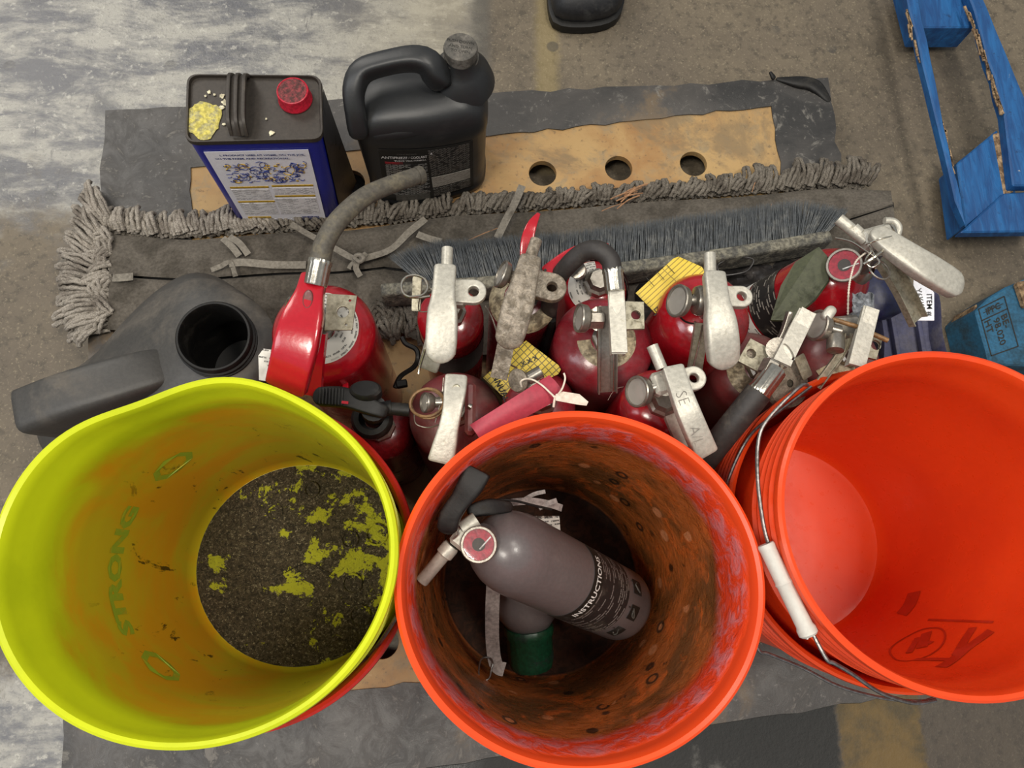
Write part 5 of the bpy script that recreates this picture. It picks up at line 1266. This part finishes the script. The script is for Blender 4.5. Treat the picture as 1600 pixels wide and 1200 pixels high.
def cq(name, s0, s1, h0, h1, m_, off=.0006):
    mb = MB(); g = [[cy(s0+(s1-s0)*j/16, h0+(h1-h0)*i/4, off) for j in range(17)] for i in range(5)]; curved_plate(mb, g, .0002); return obj(name, mb, M[m_], t)
sg = 1 if (cy(.02,0)-cy(-.02,0)).y > 0 else -1
cq('instruction_label', -.060, .052, .058, .128, 'print_inst', .0006)
cq('label_head', -.060, .052, .112, .128, 'ink_black', .0009)
def ct(s_, s0, h0, size, m_='ink_white', par=t, xs=1.):
    text(s_, None, (1,0,0), (0,1,0), size, M[m_], par, bend=lambda x, y: cy(s0+sg*x, h0+y, .0012), bold=.02, xs=xs)
ct('INSTRUCTIONS', 0.002, .1195, .0102, xs=1.0)
for k, (s_, h_) in enumerate(((.026,.040),(-.002,.040),(-.030,.040))):
    cq('pictogram', s_-.008, s_+.008, h_-.008, h_+.008, 'ink_black', .0007)
    mb = MB(); tube(mb, [cy(s_+.005*math.cos(b_*1.2+k), h_+.004*math.sin(b_*1.7+k), .0010) for b_ in range(5)], .0008, 5, 3); obj('pictogram_figure', mb, M['ink_grey'], t)
    ct(str(k+1), s_+.004*sg, h_+.012, .005, 'ink_black')
gp = P(748,851,.318); mb = MB()
gauge(t, gp, (V((0,0,CAMH))-gp).normalized()+V((-.05,-.02,0)), .0165, .016, M['red_print'])
hc = P(727,838,.305); stem(t, a1+ax*.005, hc, .012, 'silver', 'valve_stem')
body(t, hc, (.026,.020,.018), (.6,.8,0), (-.8,.6,0), 'silver')
stem(t, P(722,828,.31), P(745,812,.31), .008, 'silver', 'side_port', 8)
mb = MB(); lathe(mb, [(.00001,0),(.0075,0),(.0082,.002),(.0082,.011),(.0068,.012),(.0062,.013),(.0062,.042),(.0056,.043),(.0045,.043),(.0045,.036),(.00001,.036)], P(706,852,.305), P(670,895,.300)-P(706,852,.305), 20); obj('nozzle', mb, M['silver'], t)
mb = MB(); bar(mb, [P(698,832,.322), P(704,805,.330), P(722,778,.337), P(736,757,.342), P(748,734,.345)], [.020,.019,.018,.023,.024], [.016,.014,.012,.013,.012], e=.3, endr=(True,False)); obj('handle', mb, M['black'], t, angle=40)
mb = MB(); bar(mb, [P(730,800,.30), P(765,792,.295), P(800,793,.285)], [.012,.016,.010], [.008], e=.4); obj('lower_lever', mb, M['black'], t)
wire(t, [P(712,822,.325), P(716,834,.322), P(708,842,.318)], .0010, 'steel', 'seal_wire')
wire(t, [P(738,795,.30), P(760,783,.295), P(800,782,.285), P(835,790,.275), P(862,796,.265)], .0013, 'black', 'retaining_loop')
# straps and tags beside it
st = thing('rubber_strap', 'pale grey strap with wire buckle hanging in the middle bucket', 'strap', tuple(P(770,980,.10)))
tie([P(771,912,.21), P(769,960,.19), P(770,1010,.16), P(776,1040,.145), P(788,1046,.14)], .0145, 'strap', 'band', par=st)
wire(st, [P(770,1036,.15), P(765,1028,.155), P(752,1030,.155), P(748,1050,.15), P(752,1062,.148), P(764,1060,.148), P(768,1045,.15)], .0010, 'wire', 'buckle', True)
st = thing('strap_loop', 'thin straps knotted above grey cylinder in middle bucket', 'strap', tuple(P(820,790,.2)))
tie([P(770,790,.27), P(820,783,.26), P(856,787,.25), P(878,794,.24)], .007, 'strap', 'band', par=st, tw=.6); tie([P(820,780,.25), P(835,772,.25), P(852,768,.25)], .004, 'strap', 'band', par=st); tie([P(842,794,.25), P(858,786,.252), P(870,782,.25)], .005, 'strap', 'band', par=st)
pt = thing('paper_tag', 'white printed paper tag behind grey cylinder inside middle bucket', 'tag', tuple(P(850,820,.2)))
sheet('paper', [P(818,806,.215), P(874,806,.215), P(876,836,.205), P(852,822,.215), P(822,812,.22)], 'print_tag', pt)
# green capped bottle under it
b0, b1 = P(822,930,.115), P(831,1040,.088); ax = (b1-b0).normalized(); L = (b1-b0).length
t = thing('grey_bottle', 'grey bottle with dark green cap under the grey cylinder in middle bucket', 'bottle', tuple(b0))
mb = MB(); lathe(mb, [(.00001,-.055),(.038,-.055),(.042,-.05),(.042,-.004),(.040,.008),(.033,.024),(.025,.036),(.021,.038)], b0, ax, 40); obj('bottle_body', mb, M['greyext'], t)
mb = MB(); lathe(mb, [(.022,.034),(.0275,.035),(.0285,.038),(.0285,.044),(.026,.048),(.026,L*.9),(.024,L),(.00001,L)], b0, ax, 40, defo=lambda a_, z, r_: r_*(1+.015*math.cos(a_*14))); obj('cap', mb, M['green'], t)
# ------------------------------------------------------------------ blue pallet at the right
t = thing('pallet', 'blue painted wooden pallet with worn splintered edges at the upper right', 'pallet', tuple(P(1520,180,FZ)))
PZ = .030
def board(pts, z0, z1, m_, name, par=t):
    mb = MB(); prism(mb, [V((p.x,p.y,z0)) for p in pts], z1-z0); ob = obj(name, mb, m_, par, smooth=False)
    bv = ob.modifiers.new('edge', 'BEVEL'); bv.width = .0022; bv.segments = 1; return ob
BW = M['bluewood']
def jag(a, b, n_, k_, seed):
    return [a.lerp(b, i/n_)+V((noise.noise(V((i*.8,seed,0)))*k_, noise.noise(V((i*.8,seed,5)))*k_, 0)) for i in range(n_)]
l0, l1, l2, l3 = P(1412,-60,PZ), P(1434,-60,PZ), P(1500,268,PZ), P(1506,360,PZ)
board(jag(P(1404,-60,PZ), P(1505,360,PZ), 10, .003, 1)+jag(P(1510,352,PZ), P(1494,262,PZ), 4, .002, 2)+jag(P(1490,262,PZ), P(1424,-60,PZ), 10, .003, 3), PZ-.016, PZ, BW, 'edge_board')
board(jag(P(1500,-60,PZ), P(1578,205,PZ), 10, .004, 4)+[P(1583,290,PZ), P(1640,290,PZ)]+jag(P(1640,240,PZ), P(1512,-60,PZ), 8, .003, 5)[2:], PZ-.018, PZ, BW, 'edge_board')
mb = MB()
# splintered raw edges
random.seed(33); sp_ = MB()
def splint(a, b, n_, z):
    for k in range(n_):
        s_ = rnd(0,1); q = V(a).lerp(V(b), s_)+V((rnd(-.003,.003), rnd(-.003,.003), z)); d_ = (V(b)-V(a)).normalized(); boxm(sp_, q, (rnd(.008,.03), rnd(.0012,.004), .002), d_+V((rnd(-.15,.15), rnd(-.15,.15), 0)), V((-d_.y, d_.x, 0)))
splint(P(1450,95,PZ), P(1490,258,PZ), 34, -.004); splint(P(1514,20,PZ), P(1566,180,PZ), 40, .0); splint(P(1416,20,PZ), P(1435,100,PZ), 8, 0)
obj('splinters', sp_, M['rawwood'], t, smooth=False, kind='stuff')
# end blocks
board([P(1494,256,PZ-.02), P(1558,203,PZ-.02), P(1576,300,PZ-.02), P(1508,356,PZ-.02)], FZ+.018, PZ-.018, BW, 'block')
board([P(1416,-40,PZ-.02), P(1503,-40,PZ-.02), P(1524,44,PZ-.02), P(1438,44,PZ-.02)], FZ+.018, PZ-.018, BW, 'block')
board([P(1508,358,PZ-.001), P(1576,296,PZ-.001), P(1660,290,PZ-.001), P(1660,356,PZ-.001)], PZ-.030, PZ-.012, BW, 'deck_board')
board([P(1556,205,PZ-.01), P(1576,200,PZ-.01), P(1590,295,PZ-.01), P(1574,302,PZ-.01)], FZ+.018, PZ-.016, M['rawwood'], 'block')
board([P(1385,-60,FZ), P(1680,-60,FZ), P(1680,-100,FZ), P(1385,-100,FZ)], FZ, FZ+.02, BW, 'deck_board')
board([P(1500,250,FZ+.02), P(1560,205,FZ+.02), P(1590,300,FZ+.02), P(1510,352,FZ+.02)], FZ, FZ+.018, BW, 'bottom_board')
# second pallet block with stamp
t = thing('pallet_block', 'teal blue wooden pallet block with stamped lettering near the right edge', 'pallet', tuple(P(1570,510,FZ)))
BZ = .02
board(jag(P(1524,486,BZ), P(1552,590,BZ), 5, .002, 8)+[P(1660,575,BZ), P(1640,420,BZ), P(1572,448,BZ), P(1545,465,BZ)], FZ, BZ, M['stampwood'], 'block', t)
board([P(1519,487,BZ-.012), P(1526,474,BZ-.012), P(1530,500,BZ-.012), P(1552,588,BZ-.012), P(1545,590,BZ-.012)], FZ+.01, BZ-.010, M['rawwood'], 'splintered_edge', t)
board([P(1590,440,BZ+.012), P(1660,425,BZ+.012), P(1680,480,BZ+.012), P(1603,478,BZ+.012)], BZ, BZ+.012, M['rawwood'], 'broken_board', t)
SZ = BZ+.0004
s00, s10, s11, s01 = P(1549,556,SZ), P(1591,541,SZ), P(1569,463,SZ), P(1529,483,SZ)
def sline(a, b, w_=.0016):
    mb = MB(); sweep(mb, [a, b], [(-w_/2,0),(w_/2,0),(w_/2,.0002),(-w_/2,.0002)], (0,0,1)); obj('stamp_line', mb, M['ink_black'], t, smooth=False)
d0, d1 = s01.lerp(s00,.25), s11.lerp(s10,.25)
for a, b in ((s00,s10),(s10,s11),(s11,s01),(s01,s00),(d0,d1)): sline(a, b)
sline(s01.lerp(s00,.12)+ (s11-s01)*.12, s11.lerp(s10,.12)-(s11-s01)*.12, .001)
ud = (s10-s11).normalized(); vd = (s11-s01).normalized()
def sp(u_, v_): return s01.lerp(s11, u_).lerp(s00.lerp(s10, u_), v_)
text('BE-', sp(.80,.45), ud, vd, .015, M['ink_black'], t, bold=.02); text('98.020', sp(.50,.60), ud, vd, .015, M['ink_black'], t, bold=.02); text('HT', sp(.18,.42), ud, vd, .015, M['ink_black'], t, bold=.02)
text('IPPC', sp(.50,.13), vd, -ud, .013, M['ink_black'], t, bold=.03)
# shoe at the top edge
t = thing('shoe', 'toe of a black shoe at the top edge of the picture', 'shoe', tuple(P(910,-20,FZ)))
o_ = outl([P(x,y,FZ+.03) for x, y in ((862,10),(872,26),(900,31),(940,28),(968,14),(978,-20),(985,-80),(980,-160),(930,-200),(880,-170),(862,-90),(858,-30))], 48); c_ = sum(o_, V())/48
def so(k_, z): return [V((c_.x+(p.x-c_.x)*k_, c_.y+(p.y-c_.y)*k_, z)) for p in o_]
def loft(rs, m_, nm, par, capt=True):
    n_ = len(rs[0]); mb = MB(); mb.add([v for r_ in rs for v in r_], [(i*n_+k, i*n_+(k+1)%n_, (i+1)*n_+(k+1)%n_, (i+1)*n_+k) for i in range(len(rs)-1) for k in range(n_)]+[tuple(reversed(range(n_)))]+([tuple((len(rs)-1)*n_+k for k in range(n_))] if capt else [])); return obj(nm, mb, m_, par, angle=50)
loft([so(1.0,FZ+.001), so(1.03,FZ+.004), so(1.03,FZ+.018), so(.99,FZ+.020)], M['black'], 'sole', t)
loft([so(.97,FZ+.019), so(.99,FZ+.03), so(.95,FZ+.045), so(.84,FZ+.060), so(.65,FZ+.072), so(.35,FZ+.080)], M['shoe'], 'upper', t)
